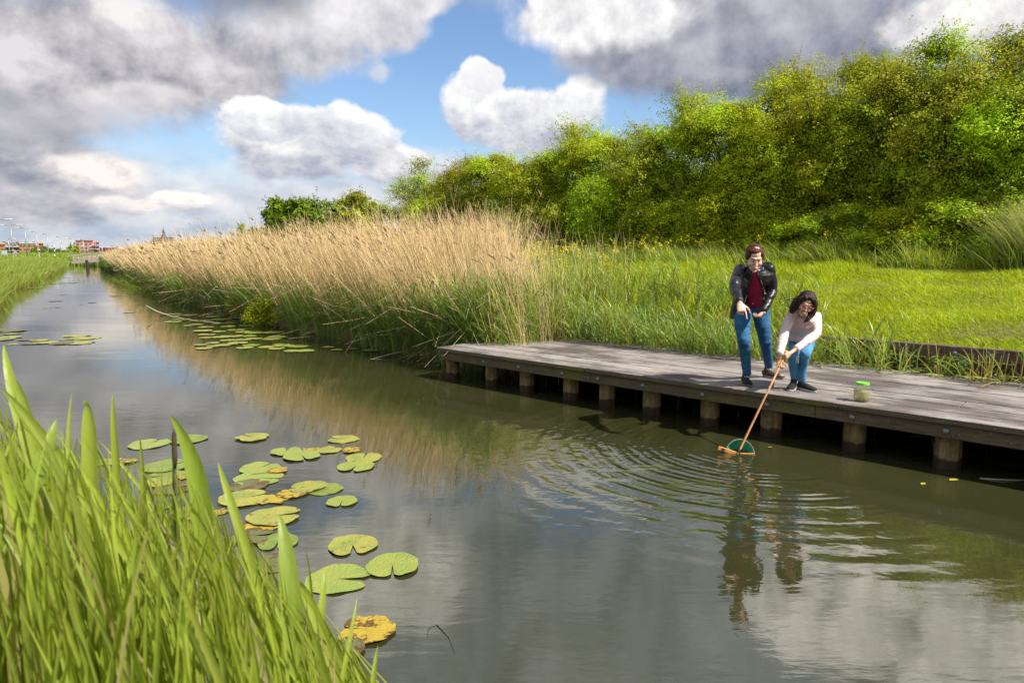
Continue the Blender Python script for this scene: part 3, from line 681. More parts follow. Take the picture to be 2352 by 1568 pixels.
# ------------------------------------------------------------------ trees and bushes
def crown(name, seed, rx, rz, base, nclump=26, twigs=34, leaves=22, leaf=.055, cols=((.15, .20, .012),), shoots=40, blossom=0., cr=.37, sprays=0, airy=1.0):
    """crown of leaf sprays: clumps of twigs set over an uneven dome, base = height of its underside"""
    r = np.random.RandomState(seed); c0 = np.array([0, 0, base+rz*.5]); R = np.array([rx, rx*.9, rz*.55])
    th = r.rand(nclump)*2*np.pi; ph = np.arcsin(r.uniform(-.75, 1, nclump)); rr = .55+.35*r.rand(nclump)
    cc = c0+np.column_stack([np.cos(th)*np.cos(ph), np.sin(th)*np.cos(ph), np.sin(ph)])*R*rr[:, None]
    inner = c0+r.normal(size=(nclump//4, 3))*R*.25; cc = np.concatenate([cc, inner]); nc = len(cc)
    crr = cr*min(rx, rz)*(.6+.75*r.rand(nc))
    ci = np.repeat(np.arange(nc), twigs); n = len(ci)
    out = unit(cc-c0+1e-3)[ci]; d = unit(r.normal(size=(n, 3))+out*.55+[-.12, 0, .25])
    p0 = cc[ci]+d*(crr[ci]*.15)[:, None]; L = crr[ci]*(.55+.65*r.rand(n))
    k = r.rand(n) < shoots/max(n, 1); L = np.where(k, L*1.75, L)
    if sprays:
        m = sprays; q = r.choice(np.nonzero(cc[:, 2] > c0[2]+R[2]*.3)[0], m); dd = unit(r.normal(size=(m, 3))*[1, 1, .3]+[-.5, 0, .55])
        p0 = np.concatenate([p0, cc[q]]); d = np.concatenate([d, dd]); L = np.concatenate([L, .8+.9*r.rand(m)]); ci = np.concatenate([ci, q]); n = len(ci)
    li = np.repeat(np.arange(n), leaves); m = len(li); u = r.rand(m)**.8
    sag = -.18*u**2*L[li]
    P = p0[li]+d[li]*(L[li]*u)[:, None]+r.normal(size=(m, 3))*(.05+.03*airy)*(1.1-.5*u)[:, None]; P[:, 2] += sag
    co_ = unit(P-cc[ci][li]); nrm = unit(r.normal(size=(m, 3))*.45+unit(co_)*.9+[0, 0, .35]); a = unit(np.cross(nrm, r.normal(size=(m, 3)))); b = np.cross(nrm, a)
    sz = leaf*(.6+.8*r.rand(m)); a = a*sz[:, None]*.5; b = b*(sz*.34)[:, None]
    V = np.stack([P-a, P+b+nrm*sz[:, None]*.05, P+a, P-b+nrm*sz[:, None]*.05], 1).reshape(-1, 3); F = np.arange(m*4).reshape(-1, 4)
    cols = np.array(cols); cidx = r.randint(len(cols), size=nc); cl = cols[cidx][ci][li]*(.86+.28*r.rand(m))[:, None]*(.85+.3*r.rand(nc))[ci][li][:, None]
    tipc = u > .8; cl[tipc] *= [1.14, 1.10, 1.]
    if blossom: 
        bz = r.rand(m) < blossom*(.4+1.2*r.rand(nc))[ci][li]; cl[bz] = np.array([.55, .52, .42])*(.7+.4*r.rand(bz.sum()))[:, None]
    crown_me = mesh('crown', V, F, M['leaf'], tint=np.repeat(cl, 4, 0))
    mb = MB(); top = cc[r.permutation(nc)[:9]]
    for q in top:
        b0 = np.array([r.normal()*.12, r.normal()*.12, -.1]); mid = (b0+q)*.5+r.normal(size=3)*[.2, .2, .1]; mid[:2] *= .7
        mb.tube([b0, b0*.4+mid*.6, mid, q], [.07*rx/2, .055*rx/2, .04*rx/2, .012], 7)
    # thin bare twigs inside the clumps
    sel = r.permutation(n)[:int(n*.22)]
    V2, F2, _ = ribbons(p0[sel]-d[sel]*.1, d[sel], L[sel]+.1, np.full(len(sel), .014), np.tile([0, 0, -.15], (len(sel), 1)), unit(np.cross(d[sel], [0, 0, 1.])+1e-3), 2, [1, .7, .3])
    tv = np.concatenate(mb.V); mb.add(V2, F2)
    trunk_me = mesh('trunk', np.concatenate(mb.V), mb.F, M['bark'])
    return crown_me, trunk_me
def plant(name, cm, tm, loc, rz, sc_, label, cat, group=None):
    o = empty(name, loc, label, cat, group, rz); o.scale = sc_ if hasattr(sc_, '__len__') else (sc_,)*3
    a = bpy.data.objects.new('crown', cm); COL.objects.link(a); a.parent = o
    b = bpy.data.objects.new('trunk', tm); COL.objects.link(b); b.parent = o
    return o
YG = (.40, .50, .014); OL = (.29, .33, .014); BR = (.33, .30, .025); LG = (.34, .45, .016); YT = (.46, .47, .012)
def place_on(x, s):           # the point of line s that shows at image column x
    k = (x-CXP)/FPX/1.008; Y = s/(k*N[0]+N[1]); P = np.array([k*Y, Y, 0.]); return P
def build_hedge():
    V = {'yg': [crown('a', 11, 2.0, 4.6, .3, 27, 74, 40, .050, (YG, YG, LG, OL), 34), crown('b', 12, 2.1, 4.8, .3, 27, 74, 40, .050, (YG, LG, OL), 34, sprays=5)],
         'ol': [crown('c', 13, 2.2, 4.9, .4, 27, 74, 40, .048, (OL, OL, YG), 30, sprays=12), crown('d', 14, 2.1, 4.8, .4, 27, 74, 40, .048, (OL, OL, BR), 30, sprays=8)],
         'bl': [crown('e', 15, 2.0, 4.4, .3, 27, 72, 40, .048, (OL, OL, LG), 40, .30)],
         'br': [crown('f', 16, 2.0, 4.4, .3, 27, 72, 40, .048, (BR, OL, YG), 40, .05)],
         'lo': [crown('g', 17, 1.5, 2.4, -.1, 22, 62, 34, .046, (YG, YG, LG), 60), crown('h', 18, 1.5, 2.5, -.1, 22, 62, 34, .046, (YG, OL), 60, .04), crown('i', 19, 1.2, 2.3, -.1, 14, 26, 20, .05, (YG, YT), 80, airy=1.6)]}
    HT = {'yg': 5.2, 'ol': 5.6, 'bl': 5.1, 'br': 5.1, 'lo': 2.75}
    rows = [ # x, s, top y, kind, variant, label
        (1000, 27.2, 345, 'bl', 0, 'dark hawthorn speckled with white blossom at the far left end of the tall hedge'),
        (1085, 27.0, 345, 'ol', 1, 'olive bush next to the blossoming hawthorn at the far end of the hedge'),
        (1165, 26.8, 332, 'yg', 0, 'yellow-green bush second from the blossoming hawthorn in the tall hedge'),
        (1250, 27.1, 322, 'br', 0, 'reddish-brown tinged bush in the far part of the tall hedge'),
        (1330, 26.5, 300, 'yg', 1, 'bright green bush with upright shoots, right of the brown-tinged one'),
        (1420, 26.7, 290, 'yg', 0, 'yellow-green bush in the middle of the hedge under the white cloud'),
        (1500, 26.1, 262, 'bl', 0, 'bush with pale blossom patches halfway along the tall hedge'),
        (1590, 25.5, 235, 'yg', 1, 'bright yellow-green bush where the hedge begins to rise'),
        (1690, 25.5, 208, 'yg', 0, 'rounded yellow-green bush behind the woman, left of the tall sprays'),
        (1790, 25.3, 180, 'yg', 1, 'yellow-green bush left of the high arching sprays'),
        (1885, 24.9, 118, 'ol', 0, 'tall dark olive bush with arching sprays against the grey cloud'),
        (1990, 24.8, 95, 'ol', 1, 'dark tangled bush with brownish young leaves above the girl'),
        (2090, 24.6, 92, 'ol', 0, 'tall tangled bush third from the right end of the hedge'),
        (2190, 24.7, 80, 'br', 0, 'brownish bush with bare twigs near the right end of the hedge'),
        (2300, 24.9, 22, 'ol', 1, 'tallest dark bush, highest point of the hedge at the right'),
        (2370, 23.6, 95, 'yg', 0, 'golden yellow-topped bush in front of the tallest one at the right edge'),
        (2480, 24.4, 60, 'yg', 1, 'large green bush closing the hedge at the right edge of the view')]
    for i, (x, s, ty, k, v, lb) in enumerate(rows):
        P = place_on(x, s); Y = P[1]; ztop = at(x, ty, Y)[2]; t = P@E; P[2] = ground(t, s)-.1
        cm, tm = V[k][v]; sz = (ztop-P[2])/HT[k]
        wd = (1.12 if i > 8 else 1.3)*max(1.2, sz); plant('bush', cm, tm, P, i*2.1+.4, (wd, wd, sz), lb, 'bush', 'bushes of the tall hedge')
    low = [(1010, 25.4, 440, 0, 'low bright green shrub at the foot of the blossoming hawthorn'),
        (1110, 25.5, 455, 1, 'low green shrub behind the tallest dry reed stalks'),
        (1215, 25.2, 430, 0, 'low shrub at the hedge foot behind the yellow flowers, left part'),
        (1300, 25.3, 405, 1, 'dense low shrub behind the yellow wildflowers'),
        (1400, 24.6, 385, 0, 'rounded green shrub at the hedge foot right of the yellow wildflowers'),
        (1500, 24.5, 365, 1, 'broad olive-green shrub at the middle of the hedge foot'),
        (1590, 24.0, 395, 0, 'shrub at the hedge foot left of the woman'),
        (1715, 23.4, 405, 0, 'bright yellow-green rounded shrub directly behind the woman'),
        (1730, 23.9, 345, 2, 'thin upright shrub with golden tips rising behind the woman'),
        (1850, 22.8, 455, 2, 'small airy shrub between the woman and the girl at the hedge foot'),
        (1930, 22.8, 445, 1, 'low shrub at the hedge foot behind the girl'),
        (2030, 22.3, 470, 2, 'low sprawling shrub right of the girl at the dark hedge foot'),
        (2130, 22.2, 400, 2, 'bright upright shrub in front of the darkest part of the hedge'),
        (2215, 22.6, 420, 1, 'green shrub beside the bright upright one near the tall grass'),
        (2330, 22.8, 380, 0, 'green shrub behind the tall grass clump at the right edge')]
    for i, (x, s, ty, v, lb) in enumerate(low):
        P = place_on(x, s); Y = P[1]; ztop = at(x, ty, Y)[2]; t = P@E; P[2] = ground(t, s)-.1
        cm, tm = V['lo'][v]; sz = (ztop-P[2])/HT['lo']
        plant('shrub', cm, tm, P, i*1.7, (max(1.3, sz*1.05), max(1.3, sz*1.05), sz), lb, 'shrub', 'shrubs along the foot of the hedge')
    # shrub among the reeds at the water
    cm, tm = crown('j', 30, .75, .8, 0, 16, 22, 20, .05, (LG, OL, YG), 10)
    for x, y, sz, lb in ((612, 748, 1.0, 'small leafy shrub among the reeds at the water edge'), (545, 726, .8, 'small dark shrub in the reeds just left of the leafy one')):
        P = onz(x, y, 0); P = P+N*.25; plant('shrub', cm, tm, P, x, sz, lb, 'shrub', 'shrubs in the reed edge')
    # trees beyond the reeds
    WI = (.17, .26, .04); WS = (.22, .28, .10)
    c1 = crown('k', 41, 4.0, 8.5, .5, 40, 46, 26, .26, ((.16, .26, .014), (.18, .28, .012), (.12, .20, .014)), 60)
    c2 = crown('l', 42, 4.4, 8.0, .5, 40, 46, 26, .24, (WI, WS, WS), 120)
    c3 = crown('m', 43, 3.4, 8.5, 1.2, 22, 26, 18, .26, (YG, LG, (.2, .22, .01)), 60, airy=4)
    for x, ty, Yd, wd, (cm, tm), hh, lb in ((662, 448, 88, 1.0, c1, 9.3, 'dense dark green tree at the left of the far tree group'), (700, 452, 84, .8, c1, 9.3, 'yellowish-green tree in front of the dense dark one'),
            (752, 455, 92, 1.05, c2, 8.9, 'grey-green willow in the middle of the far tree group'), (795, 462, 96, .8, c2, 8.9, 'smaller grey-green willow right of the big willow'),
            (808, 443, 84, .9, c3, 10, 'open light-green tree with visible branches right of the willows'), (852, 466, 95, .7, c3, 10, 'thin pale tree at the right end of the far tree group'),
            (600, 522, 100, .7, c2, 8.9, 'low grey-green shrubbery left of the far tree group'), (556, 516, 130, .35, c3, 10, 'slim young tree standing alone left of the far tree group')):
        P = at(x, 584, Yd); P[2] = 1.3; zt = at(x, ty, Yd)[2]; sz = (zt-1.3)/hh
        plant('tree', cm, tm, P, x*.7, (wd, wd, sz), lb, 'tree', 'trees beyond the reed bed')
    return c1, c2, c3
FAR = build_hedge()

def build_flowers():
    rb = RB(); n = 2300; t = np.concatenate([-16.5+RS.normal(size=1300)*2.0, -14+RS.rand(600)*9, -14+RS.rand(400)*5]); s = np.concatenate([14.5+RS.rand(1300)*5, 20.3+RS.rand(600)*2, 13.2+RS.rand(400)*3])
    c = clump(t, s, .6, 4); k = RS.rand(n) < np.clip(.3+.8*c, .03, 1)*np.where(t > -12, .3, 1); t, s = t[k], s[k]; n = len(t); B = ts(t, s, 0.); B[:, 2] = ground(t, s)
    d = rdir(n, .15); h = .55+.45*RS.rand(n); rb.add(ribbons(B, d, h, np.full(n, .008), np.zeros((n, 3)), rside(n, d), 1, [1, .6]), jit((.17, .23, .03), n))
    for q in range(7):
        P = B+d*h[:, None]+RS.normal(size=(n, 3))*.035; dd = unit(RS.normal(size=(n, 3))); rb.add(ribbons(P, dd, np.full(n, .036), np.full(n, .036), np.zeros((n, 3)), rside(n, dd), 1, [1, .8]), jit((.72, .58, .01), n, .1, .05))
    o = rb.build('yellow_wildflowers', M['grass']); tag(o, kind='stuff')
build_flowers()

# ------------------------------------------------------------------ the jetty
def build_jetty():
    root = empty('jetty', ts(np.array(-3.), np.array(8.3), .5).reshape(3), 'weathered grey plank jetty on round timber piles beside the reeds', 'jetty')
    ax = np.array([E, N, [0, 0, 1.]]); mb = MB(); tn = []
    pitch = .322; th = .029
    T0, T1 = -8.12, 3.4
    for i in range(8):
        s0 = 7.0+i*pitch; cuts = sorted([T0]+[T0+x for x in ((2.9, 6.0, 9.2), (1.6, 5.1, 8.0), (3.6, 6.9, 9.9), (2.3, 5.7, 8.8))[i % 4]]+[T1])
        for a, b in zip(cuts[:-1], cuts[1:]):
            w = pitch-.030; lift = RS.uniform(-.003, .004); a2 = a+RS.uniform(-.02, .02)*(a == T0)
            c = ((a2+b)/2)*E+(s0+w/2)*N+np.array([0, 0, .5-th+lift]); k0 = mb.n; mb.box(c, ((b-a2)/2-.003, w/2, th), ax, .006); tn.append(np.tile([RS.uniform(.78, 1.18)]*3, (mb.n-k0, 1)))
    mb.build('boards', M['deck'], root, tint=np.concatenate(tn))
    mb = MB(); cuts = [T0+.03, -5.15, -2.35, .55, T1]
    for a, b in zip(cuts[:-1], cuts[1:]): mb.box(((a+b)/2)*E+7.075*N+np.array([0, 0, .5-2*th-.067]), ((b-a)/2-.002, .035, .065), ax, .006)
    mb.build('edge_beam', M['deck'], root, tint=np.full((mb.n, 3), .9))
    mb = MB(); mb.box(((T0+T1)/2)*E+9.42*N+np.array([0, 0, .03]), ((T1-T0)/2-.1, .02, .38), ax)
    mb.build('dark_shade_sheet', M['deck'], root, tint=np.full((mb.n, 3), .3))  # added dark sheet, stands in for the deep shade under the deck
    metal = simple('galvanised_bolt', (.24, .235, .22), .45, .5, .6, nscale=60, namt=.3)
    pile = wood('pile_wood', (.10, .055, .022), (.36, .24, .10), (1, 1, .1), .8, 26, (.12, .10, .03))
    # wet foot of every pile is dark
    nt = NT(pile.node_tree); bs = [n for n in pile.node_tree.nodes if n.type == 'BSDF_PRINCIPLED'][0]; src = bs.inputs['Base Color'].links[0].from_socket
    g = nt.n('ShaderNodeNewGeometry'); s = nt.n('ShaderNodeSeparateXYZ'); nt.l(g.outputs['Position'], s.inputs[0])
    wet = nt.mr(nt.m('MULTIPLY_ADD', nt.noise(g.outputs['Position'], 14, 4, .7), -.11, s.outputs[2]), .03, .05, 1, 0, True)
    nt.l(nt.mix(nt.m('MULTIPLY', wet, .85), src, (.016, .011, .006)), bs.inputs['Base Color'])
    tp = [-8.0, -7.12, -6.42, -5.62, -5.02, -4.35, -3.58, -2.86, -2.02, -1.22, -.35, .5, 1.4]
    for i, t in enumerate(tp):
        mb = MB(); r = .105+.008*math.sin(i*3.1); th_ = np.linspace(0, 2*np.pi, 28, endpoint=False); V = []; F = []
        zs = [-.9, -.1, 0, .05, .12, .2, .28, .345]
        for z in zs:
            rr = r*(1+.05*np.sin(th_*5+i)+.04*np.sin(th_*9+i*2+z*4)+.02*np.sin(th_*14+z*9)); V.append(np.column_stack([np.cos(th_)*rr, np.sin(th_)*rr, np.full(28, z)]))
        for a in range(len(zs)-1):
            for j in range(28): F.append((a*28+j, a*28+(j+1) % 28, (a+1)*28+(j+1) % 28, (a+1)*28+j))
        mb.add(np.concatenate(V)+t*E+7.235*N, F); mb.mi = 0; mb.build('pile', pile, root, smooth=True)
        mb = MB(); mb.box(t*E+8.0*N+np.array([0, 0, .5-2*th-.06]), (.035, .95, .058), ax); mb.build('crossbeam', M['deck'], root, tint=np.full((mb.n, 3), .8))
        c = (t+.02*math.sin(i))*E+7.036*N+np.array([0, 0, .375]); mb = MB(); mb.ell(c, (.027, .016, .027), ax, 14, 8); mb.build('bolt', metal, root, smooth=True)
    for k in range(3):   # back piles under the jetty
        pass
    # retaining beam of the meadow
    rt = empty('retaining_beam', 0.*E+10.1*N+[0, 0, .7], 'brown timber retaining beam with round bolts holding back the meadow', 'timber edging')
    bw = wood('beam_wood', (.06, .035, .022), (.20, .125, .085), (.3, .3, 1), .8, 26, (.16, .14, .12)); mb = MB()
    for a, b in ((-9, -5.6), (-5.6, -2.4), (-2.4, .75), (.75, 4.2)): mb.box(((a+b)/2)*E+10.08*N+[0, 0, .725], ((b-a)/2-.003, .05, .078), ax, .008)
    mb.build('timber', bw, rt)
    for t in (-6.4, -4.1, -3.0, -1.7, -.62, .32, 1.25, 2.2):
        mb = MB(); mb.ell(t*E+10.028*N+[0, 0, .715], (.03, .02, .03), ax, 14, 8); mb.build('bolt', metal, rt, smooth=True)
    mb = MB()
    for t in np.arange(-8.6, 4, .95): mb.box(t*E+10.2*N+[0, 0, .1], (.09, .05, .55), ax)
    mb.box(-2.4*E+10.27*N+[0, 0, .1], (6.5, .02, .5), ax); mb.build('sheet_wall', bw, rt)
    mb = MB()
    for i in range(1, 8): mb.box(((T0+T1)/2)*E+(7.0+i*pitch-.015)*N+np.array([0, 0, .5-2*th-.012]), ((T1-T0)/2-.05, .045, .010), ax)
    mb.build('gap_sun_blocker', M['deck'], root, tint=np.full((mb.n, 3), .06))  # strips added to stop sun through the board gaps, tinted near black as shade
build_jetty()

# ------------------------------------------------------------------ people
def frame_from(f, up):
    f = unit(np.asarray(f, float)); u = np.asarray(up, float); u = unit(u-f*(u@f)); x = np.cross(f, u); return np.array([x, f, u])
def head_prims(mb, c, A, s=1., child=False):
    L = lambda x, y, z: c+(np.array([x, y, z])*s)@A
    e = lambda p, r: mb.ell(L(*p), np.array(r)*s, A, 16, 11)
    e((0, -.014, .035), (.074, .094, .088)); e((0, .022, -.018), (.063, .066, .082)); e((0, .034, -.078), (.044, .046, .038))
    e((0, .070, -.104), (.019, .016, .015))
    mb.cap(L(0, .084, .016), .0085*s, L(0, .108, -.028), .0115*s, 10); e((.011, .098, -.031), (.008, .009, .006)); e((-.011, .098, -.031), (.008, .009, .006))
    for k in (-1, 1):
        e((k*.036, .060, -.028), (.026, .024, .024)); mb.cap(L(k*.012, .083, .030), .0095*s, L(k*.045, .066, .028), .009*s, 10)
        e((k*.075, -.008, -.008), (.009, .018, .030))
    e((0, .083, -.064), (.026, .012, .016))
    return L
def face_parts(body, L, A, s, brow, lip, iris, child=False):
    dark = simple('eye_dark', iris, .3, .6); bro = simple('eyebrow_hair', brow, .8); lp = simple('lips', lip, .45)
    for k in (-1, 1):
        mb = MB(); mb.ell(L(k*.031, .0825, .006), np.array([.0125, .0050, .0036])*s, A, 12, 7); mb.build('eye', dark, body, smooth=True)
        mb = MB(); mb.tube([L(k*.012, .0925, .029), L(k*.028, .089, .034), L(k*.046, .074, .028)], np.array([.0022, .0028, .0014])*s, 8); mb.build('eyebrow', bro, body, smooth=True)
    mb = MB(); mb.tube([L(-.024, .086, -.060+.004*child), L(-.012, .0945, -.0625), L(0, .0975, -.063), L(.012, .0945, -.0625), L(.024, .086, -.060+.004*child)], np.array([.003, .0065, .0075, .0065, .003])*s, 8); mouth = mb.build('mouth', lp, body, smooth=True)
    if child:
        mb = MB(); mb.tube([L(-.015, .0985, -.0605), L(0, .1035, -.0615), L(.015, .0985, -.0605)], np.array([.0022, .0032, .0022])*s, 8); mb.build('teeth', simple('teeth', (.8, .77, .7), .3), mouth, smooth=True)
def hand_prims(mb, w, d, pn, th, s=1., curl=(40, 45, 50, 55), spread=.35, curl2=1.):
    """w wrist, d direction of the hand, pn palm normal (fingers bend to it), th side of the thumb"""
    w = np.asarray(w, float); d = unit(np.asarray(d, float)); pn = np.asarray(pn, float); pn = unit(pn-d*(pn@d)); x = np.cross(d, pn); x = x*np.sign(x@np.asarray(th, float))
    mb.loft([(w-d*.01*s, x*.024*s, pn*.019*s), (w+d*.02*s, x*.032*s, pn*.017*s), (w+d*.055*s, x*.041*s, pn*.015*s), (w+d*.082*s, x*.040*s, pn*.013*s), (w+d*.09*s, x*.034*s, pn*.009*s)], 14)
    ln = (.92, 1.0, .94, .75)
    for i in range(4):
        off = (.031-.0205*i)*s; b = w+d*.080*s+x*off; c = rad(curl[i]); dir_ = unit(d+x*(.08-.05*i)*spread*2); p = b; seg = np.array([.042, .027, .021])*ln[i]*s; r = np.array([.0098, .0088, .0080, .0068])*s; a = 0
        for k in range(3):
            a += c*(.75, 1., .7)[k]*(curl2 if k else 1); v = unit(dir_*math.cos(a)+pn*math.sin(a)); q = p+v*seg[k]; mb.cap(p, r[k], q, r[k+1], 10); p = q
    b = w+d*.028*s+x*.028*s; p = b
    for k, (l, a_) in enumerate(((.042, .9), (.033, .55), (.026, .3))):
        v = unit(d*(1-a_*.35)+x*a_+pn*(.35+.25*k)); q = p+v*l*s; mb.cap(p, (.0125, .0108, .0098)[k]*s, q, (.0108, .0098, .0078)[k]*s, 10); p = q
def limb(mb, pts, rr, seg=16, flat=1.):
    pts = [np.asarray(p, float) for p in pts]; mb.cap(pts[0], rr[0], pts[0]+.001, rr[0], seg)
    for a, b, r1, r2 in zip(pts[:-1], pts[1:], rr[:-1], rr[1:]): mb.cap(a, r1, b, r2, seg)
def folds(amp, f, seed, stretch=None, centers=None):
    def fn(co, no):
        q = co if stretch is None else co*np.asarray(stretch)
        v = sn(q, f, seed, 3); a = np.full(len(co), amp)
        if centers is not None:
            w = np.zeros(len(co))
            for c, r in centers: w = np.maximum(w, np.exp(-((co-np.asarray(c))**2).sum(1)/(r*r)))
            a = amp*(.35+1.4*w)
        return v*a
    return fn
def shoe(ankle, ground_pt, toe, parent, mat, sole_mat, s=1., high=False, extra=None):
    """ankle point, point of the heel on the boards, direction of the toe"""
    d = unit(np.array([toe[0], toe[1], 0.])); x = np.cross(d, [0, 0, 1.]); z = np.array([0, 0, 1.]); g = np.asarray(ground_pt, float)
    mb = MB(); P = lambda a, h: g+d*a*s+z*h*s
    rings = [(P(-.045, .03), .018, .012), (P(-.035, .05), .034, .034), (P(.0, .052), .039, .04), (P(.05, .05), .041, .038), (P(.10, .044), .047, .031), (P(.15, .038), .050, .026), (P(.19, .034), .043, .021), (P(.215, .030), .022, .012)]
    mb.loft([(c, x*a*s, z*b*s) for c, a, b in rings], 18)
    top = np.asarray(ankle, float); mb.loft([(P(.005, .05), x*.036*s, d*.046*s), (P(.005, .085)*.6+top*.4-z*.0, x*.037*s, d*.044*s), (top, x*(.037)*s, d*.042*s)], 18)
    o = remesh('shoe', mb, .006, mat, parent, 3)
    mb = MB(); th = np.linspace(0, 2*np.pi, 30, endpoint=False); out = []
    for h in (.0, .004, .022, .026):
        k = 1.0 if 0 < h < .026 else .95
        L_ = np.where(np.cos(th) > 0, .135, .135); w = .046+.007*np.cos(th-0)
        out.append(g+d*(.085*s)+(np.cos(th)*L_*s*k)[:, None]*d+(np.sin(th)*w*s*k)[:, None]*x+z*(h*s+.001))
    F = [];
    for a in range(3):
        for j in range(30): F.append((a*30+j, a*30+(j+1) % 30, (a+1)*30+(j+1) % 30, (a+1)*30+j))
    F.append(tuple(range(30))[::-1]); F.append(tuple(90+j for j in range(30))); mb.add(np.concatenate(out), F); mb.build('sole', sole_mat, o)
    mb = MB()
    for k in range(4):
        a = .055+.022*k; h = .088-.008*k; mb.tube([P(a, h)+x*.026*s, P(a+.004, h+.006)+x*.0*s, P(a, h)-x*.026*s], .0035*s, 6)
    mb.build('laces', simple('laces', (.03, .03, .03) if not extra else (.25, .25, .24), .8), o)
    return o
def denim(name, a, b, fade=(.30, .42, .52)):
    m, nt = mat_new(name); tc = nt.n('ShaderNodeTexCoord'); P = tc.outputs['Object']; n1 = nt.noise(P, 5, 4, .6); n2 = nt.noise(P, 260, 2, .5)
    n3 = nt.noise(nt.vm('MULTIPLY', P, (1, 1, 2.6)), 16, 4, .6)
    c = nt.mix(nt.mr(n1, .35, .65), a, b); c = nt.mix(nt.mr(n3, .56, .74, 0, .5), c, fade); c = nt.mix(nt.mr(n2, .3, .7, 0, .25), c, (.02, .04, .07))
    fin(nt, princ(nt, c, .85, .2, bump=(n3, .007))); return m
def leather():
    m, nt = mat_new('black_leather'); tc = nt.n('ShaderNodeTexCoord'); P = tc.outputs['Object']
    n1 = nt.noise(nt.vm('MULTIPLY', P, (1, 1, 1.8)), 8, 3, .5, .4); n2 = nt.noise(P, 120, 3, .6)
    h = nt.m('ADD', nt.m('MULTIPLY', n1, 1.), nt.m('MULTIPLY', n2, .05))
    fin(nt, princ(nt, nt.mix(n1, (.006, .006, .008), (.013, .013, .016)), nt.mr(n1, .3, .7, .30, .42), .5, bump=(h, .022))); return m
def hair_mat(name, a, b, sc_=(1, 1, .12)):
    m, nt = mat_new(name); tc = nt.n('ShaderNodeTexCoord'); n1 = nt.noise(nt.vm('MULTIPLY', tc.outputs['Object'], sc_), 120, 3, .6)
    fin(nt, princ(nt, nt.mix(nt.mr(n1, .3, .7), a, b), .55, .22, bump=(n1, .003))); return m
def strands(name, roots, tips, mid, r, mat, parent, n=1):
    mb = MB()
    for a, m_, b in zip(roots, mid, tips): mb.tube([a, (a+m_)*.5+(m_-(a+b)*.5)*.35, m_, (m_+b)*.5+(m_-(a+b)*.5)*.35, b], [r, r, r*.85, r*.6, r*.2], 5)
    return mb.build(name, mat, parent, smooth=True)

